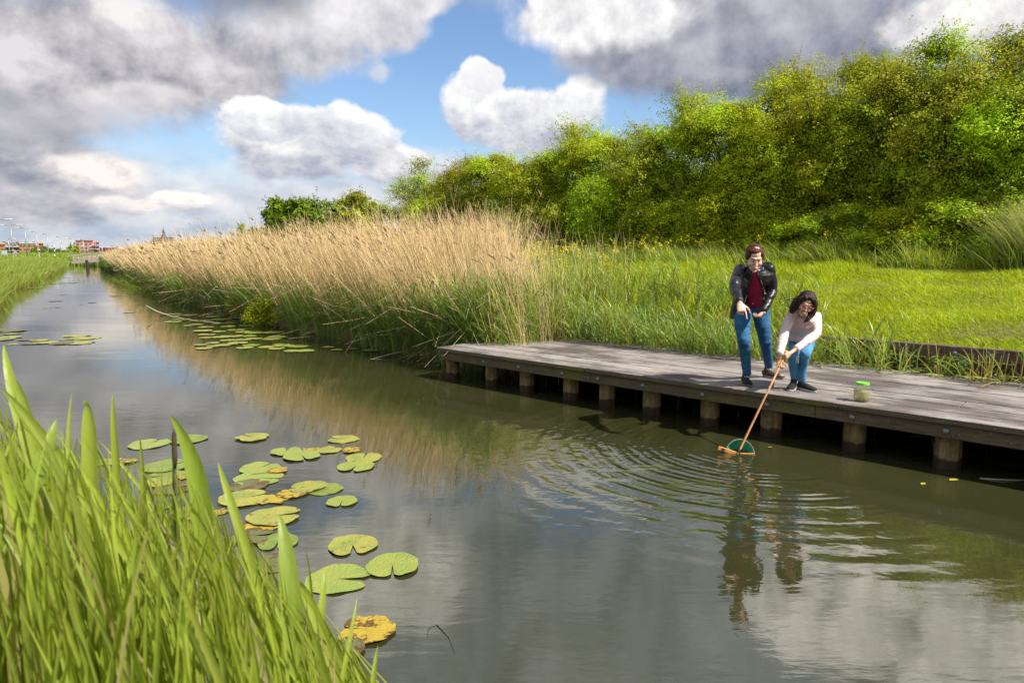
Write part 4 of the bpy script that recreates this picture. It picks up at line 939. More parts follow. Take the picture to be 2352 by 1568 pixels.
def build_woman():
    Z = lambda x, y, Y: at(1561.5+x*.3513, 520.5+y*.3513, Y)     # points read off an enlarged view, at a real distance Y
    fR = onz(1716, 884, DZ); fL = onz(1767, 866, DZ)
    root = empty('person', (fR+fL)/2, 'woman in black leather jacket and jeans bending forward and pointing down at the water', 'person')
    hipR, hipL = Z(420, 545, 7.62), Z(530, 550, 7.72); pel = Z(475, 520, 7.70)
    kR, kL = Z(417, 745, 7.42), Z(556, 745, 7.66); aR, aL = Z(437, 948, 7.56), Z(578, 912, 7.98)
    chest = Z(482, 370, 7.42); neck = Z(487, 268, 7.22); waist = Z(482, 470, 7.62)
    shR, shL = Z(385, 272, 7.24), Z(588, 262, 7.30)
    elR, wrR = Z(356, 395, 6.98), Z(388, 492, 6.72); elL, wrL = Z(603, 415, 7.36), Z(540, 560, 7.20)
    hc = Z(486, 205, 7.05); A = frame_from((-.10, -.86, -.42), (0, 0, 1)); hs = 1.08
    A = A@np.eye(3)
    body = MB(); L = head_prims(body, hc, A, hs)
    limb(body, [L(0, -.03, -.06), (neck+[0, .03, -.02])], [.05, .052])
    limb(body, [neck+[0, .05, -.09], chest+[0, .02, 0], waist, pel], [.055, .09, .09, .10])
    for sh, el, wr in ((shR, elR, wrR), (shL, elL, wrL)): limb(body, [neck+[0, .05, -.09], sh-[0, -.01, .035], el, wr], [.035, .034, .032, .024])
    for hp, k, a in ((hipR, kR, aR), (hipL, kL, aL)): limb(body, [hp, k, a, a-[0, 0, .05]], [.075, .045, .030, .032])
    body.cap(aL-[0, 0, .02], .038, aL+[0, 0, .05], .04); 
    # right hand: closed with the index finger pointing; left hand relaxed
    dR = unit(np.array([.10, -.50, -.86])); hand_prims(body, wrR+dR*.012, dR, (.1, .86, -.5), (1, 0, 0), 1.06, (8, 82, 86, 86), .1, 1.05)
    dL = unit(Z(508, 596, 7.12)-wrL); hand_prims(body, wrL+dL*.012, dL, (-.5, -.2, .8), (-.4, -.9, .0), 1.0, (28, 34, 38, 42), .4)
    b = remesh('body', body, .0048, M['skin'], root, 3)
    face_parts(b, L, A, hs, (.09, .045, .025), (.42, .12, .12), (.03, .018, .012))
    # hair, swept back over the crown
    hm = hair_mat('auburn_hair', (.022, .006, .003), (.105, .026, .010), (.25, 1, 1))
    mb = MB(); mb.ell(L(0, -.030, .044), np.array([.081, .094, .084])*hs, A, 20, 13); mb.ell(L(.012, .020, .088), np.array([.062, .050, .026])*hs, A, 16, 9)
    mb.ell(L(-.054, .022, .058), np.array([.024, .044, .034])*hs, A); mb.ell(L(.056, .018, .050), np.array([.021, .042, .038])*hs, A); mb.ell(L(-.070, -.01, .022), np.array([.016, .05, .045])*hs, A); mb.ell(L(.070, -.01, .022), np.array([.016, .05, .045])*hs, A)
    mb.ell(L(0, -.12, .0), np.array([.045, .035, .045])*hs, A)
    def hd(co, no):
        q = (co-hc)@A.T; a = np.arctan2(q[:, 2]-.05, q[:, 0]); return .0010*np.sin(a*19+q[:, 1]*20)+.0006*np.sin(a*37)
    remesh('hair', mb, .005, hm, b, 3, hd)
    # shirt
    mb = MB(); limb(mb, [neck+[0, .035, -.055], chest, waist+[0, -.01, 0]], [.088, .128, .118], 20); mb.ell(chest+[-.055, -.045, -.02], (.062, .06, .06)); mb.ell(chest+[.065, -.045, -.02], (.062, .06, .06))
    mb.loft([(waist+[0, 0, .03], np.array([.135, 0, 0]), np.array([0, .11, 0])), (Z(482, 500, 7.62), np.array([.145, 0, 0]), np.array([0, .12, 0]))], 20)
    remesh('shirt', mb, .008, simple('crimson_shirt', (.34, .008, .075), .7, .3, bump=.02, bscale=16), root, 6, folds(.003, 5, 3))
    # jeans
    dm = denim('blue_denim', (.020, .090, .20), (.04, .15, .30), (.16, .33, .50)); mb = MB()
    mb.loft([(Z(480, 497, 7.62), np.array([.150, 0, 0]), np.array([0, .115, 0])), (pel+[0, 0, .01], np.array([.165, 0, 0]), np.array([0, .125, 0])), (Z(470, 560, 7.70), np.array([.155, 0, 0]), np.array([0, .12, 0]))], 24)
    limb(mb, [Z(412, 560, 7.62), Z(408, 650, 7.50), kR, Z(424, 830, 7.50), aR-[0, 0, .012]], [.106, .090, .073, .063, .050], 20); limb(mb, [Z(528, 565, 7.70), Z(540, 650, 7.66), kL, Z(570, 830, 7.82), aL+[0, 0, .010]], [.104, .088, .071, .061, .050], 20)
    fl = folds(.0022, 8, 5, (1, 1, 1.8), [(kR, .14), (kL, .14), (aR, .12), (aL, .12), (pel, .12)])
    j = remesh('jeans', mb, .007, dm, root, 4, fl)
    mb = MB()
    for sg, k_ in ((-1, kR), (1, kL)): pass
    mb.ell(Z(476, 503, 7.48), (.009, .004, .009)); mb.build('button', simple('brass_button', (.5, .42, .25), .35, .5, .9), j, smooth=True)
    # jacket, open at the front
    le = leather(); mb = MB()
    limb(mb, [neck+[0, .05, -.06], chest+[0, .03, 0]], [.115, .150], 22)
    mb.loft([(neck+[0, .03, -.03], np.array([.13, 0, 0]), np.array([0, .08, .02])), (Z(487, 305, 7.30), np.array([.195, 0, .0]), np.array([0, .125, .03])), (chest, np.array([.175, 0, 0]), np.array([0, .15, .02])), (Z(462, 455, 7.58), np.array([.185, 0, 0]), np.array([0, .15, 0])), (Z(448, 530, 7.66), np.array([.20, 0, .03]), np.array([0, .165, 0])), (Z(440, 575, 7.68), np.array([.20, 0, .05]), np.array([0, .17, 0]))], 28)
    limb(mb, [shR+[.05, .03, -.02], shR+[.01, 0, -.015], (shR+elR)/2, elR, (elR+wrR)/2, wrR+unit(elR-wrR)*.03], [.070, .066, .064, .062, .056, .048], 18)
    limb(mb, [shL+[-.05, .03, -.02], shL+[-.01, 0, -.015], (shL+elL)/2, elL, (elL+wrL)/2, wrL+unit(elL-wrL)*.03], [.070, .064, .060, .058, .052, .045], 18)
    mb.loft([(neck+[0, .03, -.045], np.array([.086, 0, 0]), np.array([0, .078, .02])), (neck+[0, .018, .03], np.array([.078, 0, 0]), np.array([0, .07, .02]))], 20)
    poly = [(486, 285), (462, 355), (446, 430), (425, 505), (360, 615), (300, 700), (560, 700), (548, 480), (545, 430), (526, 375), (500, 310)]
    def cut(co, no):
        x, y = proj(co); x = (x-1561.5)/.3513; y = (y-520.5)/.3513; ins = np.zeros(len(x), bool); n = len(poly)
        for i in range(n):
            (x1, y1), (x2, y2) = poly[i], poly[(i+1) % n]; c = ((y1 > y) != (y2 > y)) & (x < (x2-x1)*(y-y1)/(y2-y1+1e-9)+x1); ins ^= c
        arm = np.minimum(np.linalg.norm(co-wrL, axis=1), np.linalg.norm(co-(wrL+elL)/2, axis=1)) > .11
        front = (no[:, 1] < .15) & (co[:, 1] < chest[1]+.16)
        top = ((co-(neck+[0, .02, .045]))@unit(np.array([0, -.1, 1.]))) > -.012
        return (ins & front & arm) | (top & (np.linalg.norm((co-neck)[:, :2]-[0, .02], axis=1) < .072))
    ja = remesh('jacket', mb, .007, le, root, 4, folds(.0045, 5, 9, (1, 1, 1.6), [(elR, .14), (elL, .14), (shR, .1), (shL, .1), ((elR+wrR)/2, .12), ((elL+wrL)/2, .12)]), cut, .006)
    zip_ = simple('zip_metal', (.62, .58, .5), .35, .5, .8)
    from mathutils.bvhtree import BVHTree
    bv = BVHTree.FromPolygons([tuple(np.array(v.co)+wl(ja)) for v in ja.data.vertices], [tuple(p.vertices) for p in ja.data.polygons])
    for pl in (((484, 306), (468, 345), (452, 400), (440, 450), (424, 505)), ((504, 308), (528, 365), (545, 410), (548, 440), (541, 475))):
        pts = []
        for x, y in pl:
            x = x+(-5 if pl[0][0] < 490 else 5); o_ = np.array([0, 0, H]); dr = unit(Z(x, y, 7.)-o_); q = bv.ray_cast(tuple(o_), tuple(dr))[0]
            if q is None: continue
            q = np.array(q)
            if pts and abs(q[1]-pts[-1][1]) > .14: continue
            pts.append(q-dr*.004)
        mb = MB(); mb.tube(pts, .0038, 6); mb.build('zip', zip_, ja)
    # quilted shoulder seams
    for sh, sg in ((shL, 1), (shR, -1)):
        for k in range(4):
            pts = []
            for u in np.linspace(-1, 1, 6):
                q = bv.find_nearest(tuple(sh+np.array([sg*(.02-.022*k), -.05+u*.05, .10-.0*abs(u)])))[0]; pts.append(np.array(q)+[0, 0, .002])
            mb = MB(); mb.tube(pts, .005, 6); mb.build('quilt_seam', le, ja, smooth=True)
    # watch strap
    mb = MB(); d = unit(elL-wrL); a = np.cross(d, [0, 0, 1.]); a = unit(a); b2 = np.cross(d, a); mb.loft([(wrL+d*.0, a*.030, b2*.027), (wrL+d*.024, a*.031, b2*.028)], 18); w = mb.build('watch', simple('red_strap', (.22, .012, .03), .5), root, smooth=True)
    mb = MB(); mb.box(wrL+d*.012-unit(np.array([.2, 1, -.3]))*.030, (.014, .006, .014)); mb.build('watch_face', simple('watch_glass', (.01, .01, .012), .1), w)
    bl = simple('black_trainer', (.018, .017, .017), .75, .3, nscale=40, namt=.5); cam_ = simple('patterned_trainer', (.055, .05, .035), .8, .3, nscale=24, namt=.9); so = simple('trainer_sole', (.22, .20, .18), .7)
    shoe(aR-[0, 0, .02], fR+[.0, .10, 0], (-.08, -1), root, bl, simple('dark_sole', (.10, .09, .085), .7), 1.0)
    s2 = shoe(aL-[0, 0, .0], np.array([aL[0]-.01, aL[1]+.02, DZ]), (.62, -.72), root, cam_, so, 1.02, extra=True)
    s2['label'] = 'trainer with red heel and tan toe'
    d = unit(np.array([.62, -.72, 0])); g = np.array([aL[0]-.01, aL[1]+.02, DZ]); mb = MB(); mb.ell(g-d*.038+[0, 0, .055], (.026, .022, .032)); mb.build('heel_patch', simple('red_patch', (.45, .012, .02), .6), s2, smooth=True)
    mb = MB(); mb.ell(g+d*.178+[0, 0, .038], (.036, .036, .024)); mb.build('toe_cap', simple('tan_toe', (.42, .28, .14), .7), s2, smooth=True)
    return root
build_woman()

def build_girl():
    Z = lambda x, y, Y: at(1561.5+x*.3513, 520.5+y*.3513, Y)
    f1 = onz(1826, 884, DZ); f2 = onz(1838, 888, DZ)
    g1 = Z(745, 1035, 7.30); g1[2] = DZ; g2 = Z(795, 1050, 7.24); g2[2] = DZ
    root = empty('person', (g1+g2)/2, 'girl in pale pink jacket and glasses crouching over the jetty edge, holding the net handle', 'person')
    hip1, hip2 = Z(755, 765, 7.52), Z(832, 768, 7.52); k1, k2 = Z(738, 838, 7.14), Z(818, 835, 7.16); a1, a2 = Z(747, 985, 7.30), Z(795, 1000, 7.26)
    neck = Z(822, 560, 7.12); chest = Z(805, 640, 7.22); waist = Z(790, 722, 7.42)
    sh1, sh2 = Z(728, 552, 7.12), Z(896, 582, 7.22); e1, w1 = Z(680, 700, 6.98), Z(651, 828, 6.80); e2, w2 = Z(893, 700, 7.02), Z(762, 795, 6.88)
    grip1 = Z(657, 893, 6.76); grip2 = Z(688, 838, 6.80)
    hc = Z(820, 505, 6.92); A = frame_from((-.26, -.88, -.36), (.30, 0, 1)); hs = .98
    body = MB(); L = head_prims(body, hc, A, hs)
    limb(body, [L(0, -.03, -.06), neck+[0, .03, -.03]], [.044, .046]); limb(body, [neck+[0, .05, -.04], chest+[0, .04, 0], waist+[0, .02, 0], (hip1+hip2)/2+[0, .02, 0]], [.045, .05, .05, .06])
    for sh, el, wr in ((sh1, e1, w1), (sh2, e2, w2)): limb(body, [neck+[0, .05, -.05], sh, el, wr], [.04, .036, .028, .0215])
    for hp, k, a in ((hip1, k1, a1), (hip2, k2, a2)): limb(body, [hp, k+[0, .01, 0], (k+a)/2+[0, .02, 0], a, a-[0, 0, .04]], [.05, .034, .028, .022, .026])
    P0 = Z(395, 1446, 6.55); P1 = Z(700, 812, 6.83); pd = unit(P1-P0)
    near = lambda g: P0+pd*((g-P0)@pd)
    G1 = near(grip1); G2 = near(grip2)
    for w, G, sgn, q in ((w1, G1, 1, .84), (w2, G2, -1, .84)):
        d = unit(G-w); pn = unit(np.cross(pd, d)*0+np.array([.0, .0, 0])+np.cross(d, pd)); pn = pn if pn[0]*sgn > 0 else -pn
        hd_ = unit(d*.9-pn*.12); st = G-hd_*.062*q-pn*.022; body.cap(w, .021, st, .020); hand_prims(body, st, hd_, pn, pd*(1 if sgn > 0 else 1), q, (66, 70, 74, 78), .2, 1.1)
    b = remesh('body', body, .0045, M['skin2'], root, 3)
    face_parts(b, L, A, hs, (.02, .012, .008), (.40, .13, .12), (.02, .012, .01), True)
    hm = hair_mat('dark_brown_hair', (.010, .006, .005), (.055, .028, .020), (1, 1, .2))
    mb = MB(); mb.ell(L(0, -.026, .046), np.array([.088, .100, .092])*hs, A, 20, 13); mb.ell(L(0, .026, .094), np.array([.062, .044, .028])*hs, A)
    # side curtains and back
    for sg, tip in ((1, (.105, .045, -.125)), (-1, (-.080, .07, -.135))):
        mb.tube([L(sg*.030, .055, .098), L(sg*.070, .045, .055), L(sg*.088, .030, -.01), L(sg*.094, .030, -.075), L(*tip)], np.array([.022, .026, .030, .030, .012])*hs, 12, 1.2)
        mb.tube([L(sg*.06, -.03, .05), L(sg*.092, -.01, -.02), L(sg*.095, .0, -.09), L(sg*.085, .02, -.135)], np.array([.03, .034, .034, .016])*hs, 12, 1.2)
    mb.tube([L(0, -.09, .03), L(0, -.10, -.05), L(0, -.085, -.12)], np.array([.055, .055, .03])*hs, 12)
    mb.tube([L(-.086, .04, -.06), L(-.066, .085, -.13), L(-.035, .105, -.155)], np.array([.024, .022, .008])*hs, 10)
    def hd(co, no):
        q = (co-hc)@A.T; a = np.arctan2(q[:, 0], q[:, 1]+.03); return .0018*np.sin(a*22+q[:, 2]*14)+.0012*np.sin(a*41-q[:, 2]*25)
    hr = remesh('hair', mb, .0055, hm, b, 3, hd)
    r = np.random.RandomState(3); R_, M_, T_ = [], [], []
    for k in range(46):
        if k < 9: a = L(.07, .03, .05+.02*r.rand()); t_ = Z(650+30*r.rand(), 470+18*r.rand(), 6.9); t_ = a+(t_-a)*(.5+.6*r.rand()); m_ = (a+t_)/2+[0, 0, .02-.05*r.rand()]
        elif k < 28: a = L(.08, .03+.03*r.rand(), .02*r.normal()); t_ = a+(Z(705+22*r.rand(), 560+16*r.rand(), 6.92)-a)*(.8+.3*r.rand()); m_ = (a+t_)/2+[-.03*r.rand(), -.01, 0]
        else: a = L(-.088, .02+.04*r.rand(), -.02+.03*r.normal()); t_ = L(-.06+.05*r.normal()*.6, .07+.03*r.rand(), -.155+.02*r.normal()); m_ = (a+t_)/2+A[0]*(-.02-.02*r.rand())
        R_.append(a); M_.append(m_); T_.append(t_)
    strands('strands', R_, T_, M_, .0024, hm, hr)
    # glasses
    gm = simple('pink_frames', (.62, .22, .20), .3, .5); mb = MB()
    for k in (-1, 1):
        c = L(k*.033, .101, .002); th = np.linspace(0, 2*np.pi, 25); mb.tube([c+(np.cos(a)*.0265*hs)*A[0]+(np.sin(a)*.0225*hs)*A[2] for a in th], .0019, 6); mb.tube([L(k*.060, .098, .008), L(k*.078, .06, .012), L(k*.080, .0, .008)], .0019, 6)
    mb.tube([L(-.008, .104, .006), L(0, .108, .009), L(.008, .104, .006)], .0018, 6); gl = mb.build('glasses', gm, b, smooth=True)
    gmat, nt = mat_new('lens_glass'); g_ = nt.n('ShaderNodeBsdfGlossy'); g_.inputs[1].default_value = .03; t_ = nt.n('ShaderNodeBsdfTransparent'); mx = nt.n('ShaderNodeMixShader'); mx.inputs[0].default_value = .08; nt.l(t_.outputs[0], mx.inputs[1]); nt.l(g_.outputs[0], mx.inputs[2]); fin(nt, mx.outputs[0])
    for k in (-1, 1): mb = MB(); mb.ell(L(k*.033, .101, .002), np.array([.025, .0012, .021])*hs, A, 20, 9); mb.build('lens', gmat, gl, smooth=True)
    # jacket
    pk = simple('pale_pink_cotton', (.72, .56, .53), .8, .25, nscale=60, namt=.04, bump=.010, bscale=9); mb = MB()
    mb.loft([(neck+[0, .04, -.03], np.array([.085, 0, -.01]), np.array([0, .07, .03])), (Z(818, 585, 7.16), np.array([.138, 0, -.02]), np.array([0, .10, .04])), (chest, np.array([.132, 0, -.01]), np.array([0, .125, .03])), (waist+[0, 0, .04], np.array([.140, 0, 0]), np.array([0, .125, .02])), (Z(788, 738, 7.44), np.array([.142, 0, 0]), np.array([0, .13, .02]))], 26)
    limb(mb, [neck+[0, .08, -.0], chest+[0, .08, .05]], [.09, .12], 20)
    limb(mb, [sh1+[.04, .03, -.02], sh1+[.01, 0, -.01], (sh1+e1)/2, e1, (e1+w1)/2, w1+unit(e1-w1)*.012], [.056, .053, .052, .052, .047, .040], 18)
    limb(mb, [sh2+[-.04, .03, -.02], sh2+[-.01, 0, -.01], (sh2+e2)/2, e2, (e2+w2)/2, w2+unit(e2-w2)*.012], [.057, .054, .052, .052, .046, .039], 18)
    mb.tube([L(.07, -.06, -.06), L(.05, -.13, -.05), L(-.05, -.13, -.05), L(-.07, -.06, -.06)], [.03, .045, .045, .03], 10)    # hood lying at the neck
    mb.tube([neck+[-.055, -.03, -.01], neck+[0, -.055, -.035], neck+[.055, -.03, -.02]], .02, 10)
    ja = remesh('jacket', mb, .007, pk, root, 4, folds(.0055, 5, 19, (1, 1, 1.3), [(e1, .13), (e2, .14), (sh1, .1), (sh2, .1), ((e2+w2)/2, .12)]))
    from mathutils.bvhtree import BVHTree
    bv = BVHTree.FromPolygons([tuple(np.array(v.co)+wl(ja)) for v in ja.data.vertices], [tuple(p.vertices) for p in ja.data.polygons])
    for nm, pl, rr, mt in (('zip', ((812, 600), (815, 625), (818, 660), (813, 690)), .003, simple('jacket_zip', (.40, .30, .28), .5)), ('seam', ((768, 620), (766, 660), (764, 700)), .0022, simple('seam_thread', (.50, .34, .31), .8))):
        pts = []
        for x, y in pl:
            o_ = np.array([0, 0, H]); dr = unit(Z(x, y, 7.)-o_); q = bv.ray_cast(tuple(o_), tuple(dr))[0]
            if q is not None and (not pts or abs(q[1]-pts[-1][1]) < .1): pts.append(np.array(q)-dr*.001)
        if len(pts) > 1: mb = MB(); mb.tube(pts, rr, 6); mb.build(nm, mt, ja, smooth=True)
    cf = simple('cuff_edge', (.36, .26, .24), .8)
    for w_, e_, r_ in ((w1, e1, .037), (w2, e2, .036)):
        d = unit(e_-w_); a = unit(np.cross(d, [0, 0, 1.])); b_ = np.cross(d, a); c = w_-d*.020; mb = MB(); th = np.linspace(0, 2*np.pi, 21); mb.tube([c+a*r_*math.cos(q)+b_*r_*math.sin(q) for q in th], .0035, 6); mb.build('cuff', cf, ja, smooth=True)
    # jeans
    dm = denim('light_blue_denim', (.05, .19, .36), (.11, .30, .48), (.32, .52, .66)); mb = MB()
    mb.loft([(Z(790, 728, 7.44), np.array([.118, 0, 0]), np.array([0, .10, .02])), (Z(792, 772, 7.50), np.array([.135, 0, 0]), np.array([0, .13, 0]))], 22)
    limb(mb, [hip1, (hip1+k1)/2, k1, (k1+a1)/2+[0, .02, 0], a1+[0, 0, .0]], [.078, .066, .056, .048, .040], 20); limb(mb, [hip2, (hip2+k2)/2, k2, (k2+a2)/2+[0, .02, 0], a2+[0, 0, .0]], [.080, .068, .057, .049, .041], 20)
    remesh('jeans', mb, .0065, dm, root, 4, folds(.002, 8, 25, (1, 1, 1.8), [(k1, .12), (k2, .12), (a1, .1), (a2, .1)]))
    bl = simple('black_knit_trainer', (.014, .014, .015), .8, .3, nscale=40, namt=.5); so = simple('pale_sole', (.40, .38, .35), .7)
    shoe(a1-[0, 0, .015], g1+[.0, .02, 0], (-.50, -.80), root, bl, so, .92, True); shoe(a2-[0, 0, .015], g2+[0, .02, 0], (.42, -.85), root, bl, so, .92, True)
    return P0, P1, pd
NP0, NP1, NPD = build_girl()

def build_net():
    root = empty('fishing_net', NP0, 'green dip net with a long wooden handle, dipping into the water', 'fishing net')
    wd = wood('handle_wood', (.40, .17, .06), (.62, .33, .15), (1, 1, .1), .5, 20)
    lo = np.array([NP0[0], NP0[1], -.03]); mb = MB(); a = NP0-NPD*.03; mb.tube([a, NP0, NP0*.5+NP1*.5, NP1], [.0105, .0105, .0105, .010], 12); mb.build('handle', wd, root, smooth=True)
    Z = lambda x, y, Y: at(1561.5+x*.3513, 520.5+y*.3513, Y)
    c = NP0+[.0, .0, .0]; c[2] = .0; X = unit(np.array([1, -.10, 0.])); U = unit(np.array([0, .25, 1.])); Rr = .135
    c = c+X*.0
    tr = simple('hoop_cord', (.30, .34, .28), .6); mb = MB(); th = np.linspace(-.12, math.pi+.12, 30); hoop = [c+X*Rr*math.cos(a)+U*(Rr*1.05*math.sin(a))+[0, 0, -.004] for a in th]; mb.tube(hoop, .0030, 7); hp = mb.build('hoop', tr, root, smooth=True)
    # netting: a bag of cords hung from the hoop and falling back into the water
    gm = simple('green_netting', (.02, .42, .22), .55, .4); mb = MB(); nu, nv = 40, 22; Pg = {}
    back = unit(np.array([.1, 1., 0])); r = np.random.RandomState(2)
    for i in range(nu+1):
        a = math.pi*i/nu
        for j in range(nv+1):
            q = j/nv; e = c+X*Rr*math.cos(a)*(1-.45*q)+U*(Rr*1.05*math.sin(a))*(1-q*.98)+back*(.13*math.sin(q*math.pi*.55)*(.5+.5*math.sin(a)))+np.array([0, 0, -.01*q])
            e = e+X*.008*math.sin(a*9+q*5)+back*.012*math.sin(a*8)*q; Pg[i, j] = e
    V = []; F = []; w = .0018
    def strip(p, q):
        d = unit(q-p); s_ = unit(np.cross(d, back))*w; k = len(V); V.extend([p-s_, p+s_, q+s_, q-s_]); F.append((k, k+1, k+2, k+3)); t2 = back*w; k = len(V); V.extend([p-t2, p+t2, q+t2, q-t2]); F.append((k, k+1, k+2, k+3))
    for i in range(nu):
        for j in range(nv): strip(Pg[i, j], Pg[i+1, j+1]) if (i+j) % 2 == 0 else strip(Pg[i+1, j], Pg[i, j+1])
    mb.add(V, F); mb.build('netting', gm, root)
    # inner cloth layer seen through the cords
    V = [Pg[i, j]+back*.004 for i in range(nu+1) for j in range(nv+1)]; F = [(i*(nv+1)+j, i*(nv+1)+j+1, (i+1)*(nv+1)+j+1, (i+1)*(nv+1)+j) for i in range(nu) for j in range(nv) if (i*7+j*3) % 5 < 3]
    mb = MB(); mb.add(V, F); mb.build('mesh_bag', simple('dark_green_mesh', (.008, .20, .10), .7, .3), root)
    ow = simple('orange_wood', (.62, .25, .055), .5, .4, nscale=30, namt=.25); mb = MB()
    a = c-X*.215+[0, 0, .052]; b = c-X*.02+[0, 0, -.012]; d = unit(b-a); mb.box((a+b)/2, (np.linalg.norm(b-a)/2, .005, .020), np.array([d, unit(np.cross([0, 0, 1.], d)), unit(np.cross(d, np.cross([0, 0, 1.], d)))]), .003); fr = mb.build('wooden_bar', ow, root)
    mb = MB(); mb.box((a*.75+b*.25)+[0, -.0085, .002], (.016, .0015, .010), np.array([d, unit(np.cross([0, 0, 1.], d)), unit(np.cross(d, np.cross([0, 0, 1.], d)))])); mb.build('knot_mark', simple('burnt_mark', (.06, .025, .012), .8), fr)
    mb = MB(); a = c-X*.0+[0, 0, -.006]; b = c+X*.135+[0, -.01, .001]; d = unit(b-a); mb.box((a+b)/2, (.07, .008, .010), np.array([d, unit(np.cross([0, 0, 1.], d)), [0, 0, 1.]]), .003); mb.build('wooden_bar', ow, root)
build_net()

def build_jar():
    P = onz(1978, 921, DZ); root = empty('glass_jar', P, 'big glass jar with light green lid half full of cloudy pond water', 'jar')
    gm, nt = mat_new('jar_glass'); g = nt.n('ShaderNodeBsdfPrincipled'); g.inputs['Base Color'].default_value = (.96, .98, .96, 1); g.inputs['Roughness'].default_value = .03; g.inputs['Transmission Weight'].default_value = 1; g.inputs['IOR'].default_value = 1.45
    tr = nt.n('ShaderNodeBsdfTransparent'); mx = nt.n('ShaderNodeMixShader'); mx.inputs[0].default_value = .18; nt.l(tr.outputs[0], mx.inputs[1]); nt.l(g.outputs[0], mx.inputs[2]); fin(nt, mx.outputs[0])
    def lathe(prof, name, mat, par, seg=36):
        mb = MB(); mb.loft([(P+[0, 0, z], np.array([r, 0, 0]), np.array([0, r, 0])) for r, z in prof], seg); return mb.build(name, mat, par, smooth=True)
    S = .98; R = .081*S
    prof = [(.050, .002), (.062, .004), (.074, .016), (.080, .035), (.081, .06), (.0812, .10), (.080, .128), (.073, .150), (.062, .164), (.057, .172), (.057, .182)]
    o = MB(); outer = [(P+[0, 0, z*S], np.array([r*S, 0, 0]), np.array([0, r*S, 0])) for r, z in prof]; inner = [(P+[0, 0, z*S+(.004 if i == 0 else 0)], np.array([(r-.0025)*S, 0, 0]), np.array([0, (r-.0025)*S, 0])) for i, (r, z) in enumerate(prof)][::-1]
    o.loft(outer+inner, 40); j = o.build('glass', gm, root, smooth=True)
    for z in (.042, .118): mb = MB(); th = np.linspace(0, 2*np.pi, 37); mb.tube([P+[math.cos(a)*.0805*S, math.sin(a)*.0805*S, z] for a in th], .0016, 6); mb.build('glass_rib', gm, j, smooth=True)
    wm, nt = mat_new('pond_water'); p = nt.n('ShaderNodeBsdfPrincipled'); p.inputs['Base Color'].default_value = (.66, .62, .34, 1); p.inputs['Roughness'].default_value = .1; p.inputs['Transmission Weight'].default_value = .3; p.inputs['IOR'].default_value = 1.05; p.inputs['Transmission Weight'].default_value = 0.; t2 = nt.n('ShaderNodeBsdfTransparent'); t2.inputs[0].default_value = (.9, .88, .6, 1); m2 = nt.n('ShaderNodeMixShader'); m2.inputs[0].default_value = .5; nt.l(t2.outputs[0], m2.inputs[1]); nt.l(p.outputs[0], m2.inputs[2]); fin(nt, m2.outputs[0])
    k = .94; w = lathe([(r*k*S, z*S+.003) for r, z in prof[:6]]+[(.0812*k*S, .108*S)], 'water_fill', wm, root)
    mb = MB(); r = np.random.RandomState(5)
    for i in range(26): a = r.rand()*6.28; q = .06*math.sqrt(r.rand()); mb.ell(P+[math.cos(a)*q, math.sin(a)*q, .010+.018*r.rand()], np.array([.006, .005, .005])*(.5+r.rand()))
    mb.ell(P+[-.015, -.058, .018], (.008, .007, .007)); mb.build('pond_life', simple('weed_bits', (.10, .11, .02), .8), root)
    lid = lathe([(.060*S, .173*S), (.0635*S, .174*S), (.064*S, .188*S), (.062*S, .194*S), (.054*S, .1955*S), (.052*S, .1935*S), (.01, .1935*S)], 'lid', simple('green_lid', (.17, .58, .035), .4, .5), root)
    shade_smooth_angle(lid, 35)
build_jar()

# ------------------------------------------------------------------ lily pads
def pad_mat(name, green, yellow, ymix, brown):
    m, nt = mat_new(name); tc = nt.n('ShaderNodeTexCoord'); oi = nt.n('ShaderNodeObjectInfo'); P = tc.outputs['Object']
    off = nt.n('ShaderNodeCombineXYZ'); nt.l(nt.m('MULTIPLY', oi.outputs['Random'], 37.), off.inputs[0]); Q = nt.vm('ADD', P, off.outputs[0])
    s = nt.n('ShaderNodeSeparateXYZ'); nt.l(P, s.inputs[0]); an = nt.m('ARCTAN2', s.outputs[0], s.outputs[1]); r = nt.vm('LENGTH', P)
    vein = nt.m('POWER', nt.m('ABSOLUTE', nt.m('SINE', nt.m('MULTIPLY', an, 9.))), .35)
    n1 = nt.noise(Q, 1.1, 4, .6); n2 = nt.noise(Q, 1.7, 6, .72)
    c = nt.mix(nt.mr(n1, .5-.3*ymix, .75-.3*ymix, 0, min(1, ymix*1.6), True), green, yellow)
    c = nt.mix(nt.mr(vein, .1, .6, .16, 0), c, (.36, .40, .14))
    c = nt.mix(nt.mr(nt.m('MULTIPLY_ADD', r, .10, n2), .74-.2*brown, .79-.2*brown, 0, .95, True), c, (.10, .045, .012))
    rg = nt.noise(Q, 9, 3, .6); fin(nt, princ(nt, c, nt.mr(rg, .3, .7, .28, .5), .5, bump=(nt.m('ADD', nt.m('MULTIPLY', vein, .15), rg), .010))); return m
PM = {'g': pad_mat('pad_green', (.15, .22, .03), (.25, .26, .04), .4, .35), 'y': pad_mat('pad_yellow_green', (.19, .23, .045), (.32, .30, .05), .6, .38),
      'o': pad_mat('pad_orange', (.30, .28, .04), (.43, .30, .025), .9, .85), 'd': pad_mat('pad_dull', (.12, .13, .045), (.14, .13, .04), .5, .9), 'b': pad_mat('pad_bright', (.21, .28, .05), (.28, .30, .05), .5, .2)}
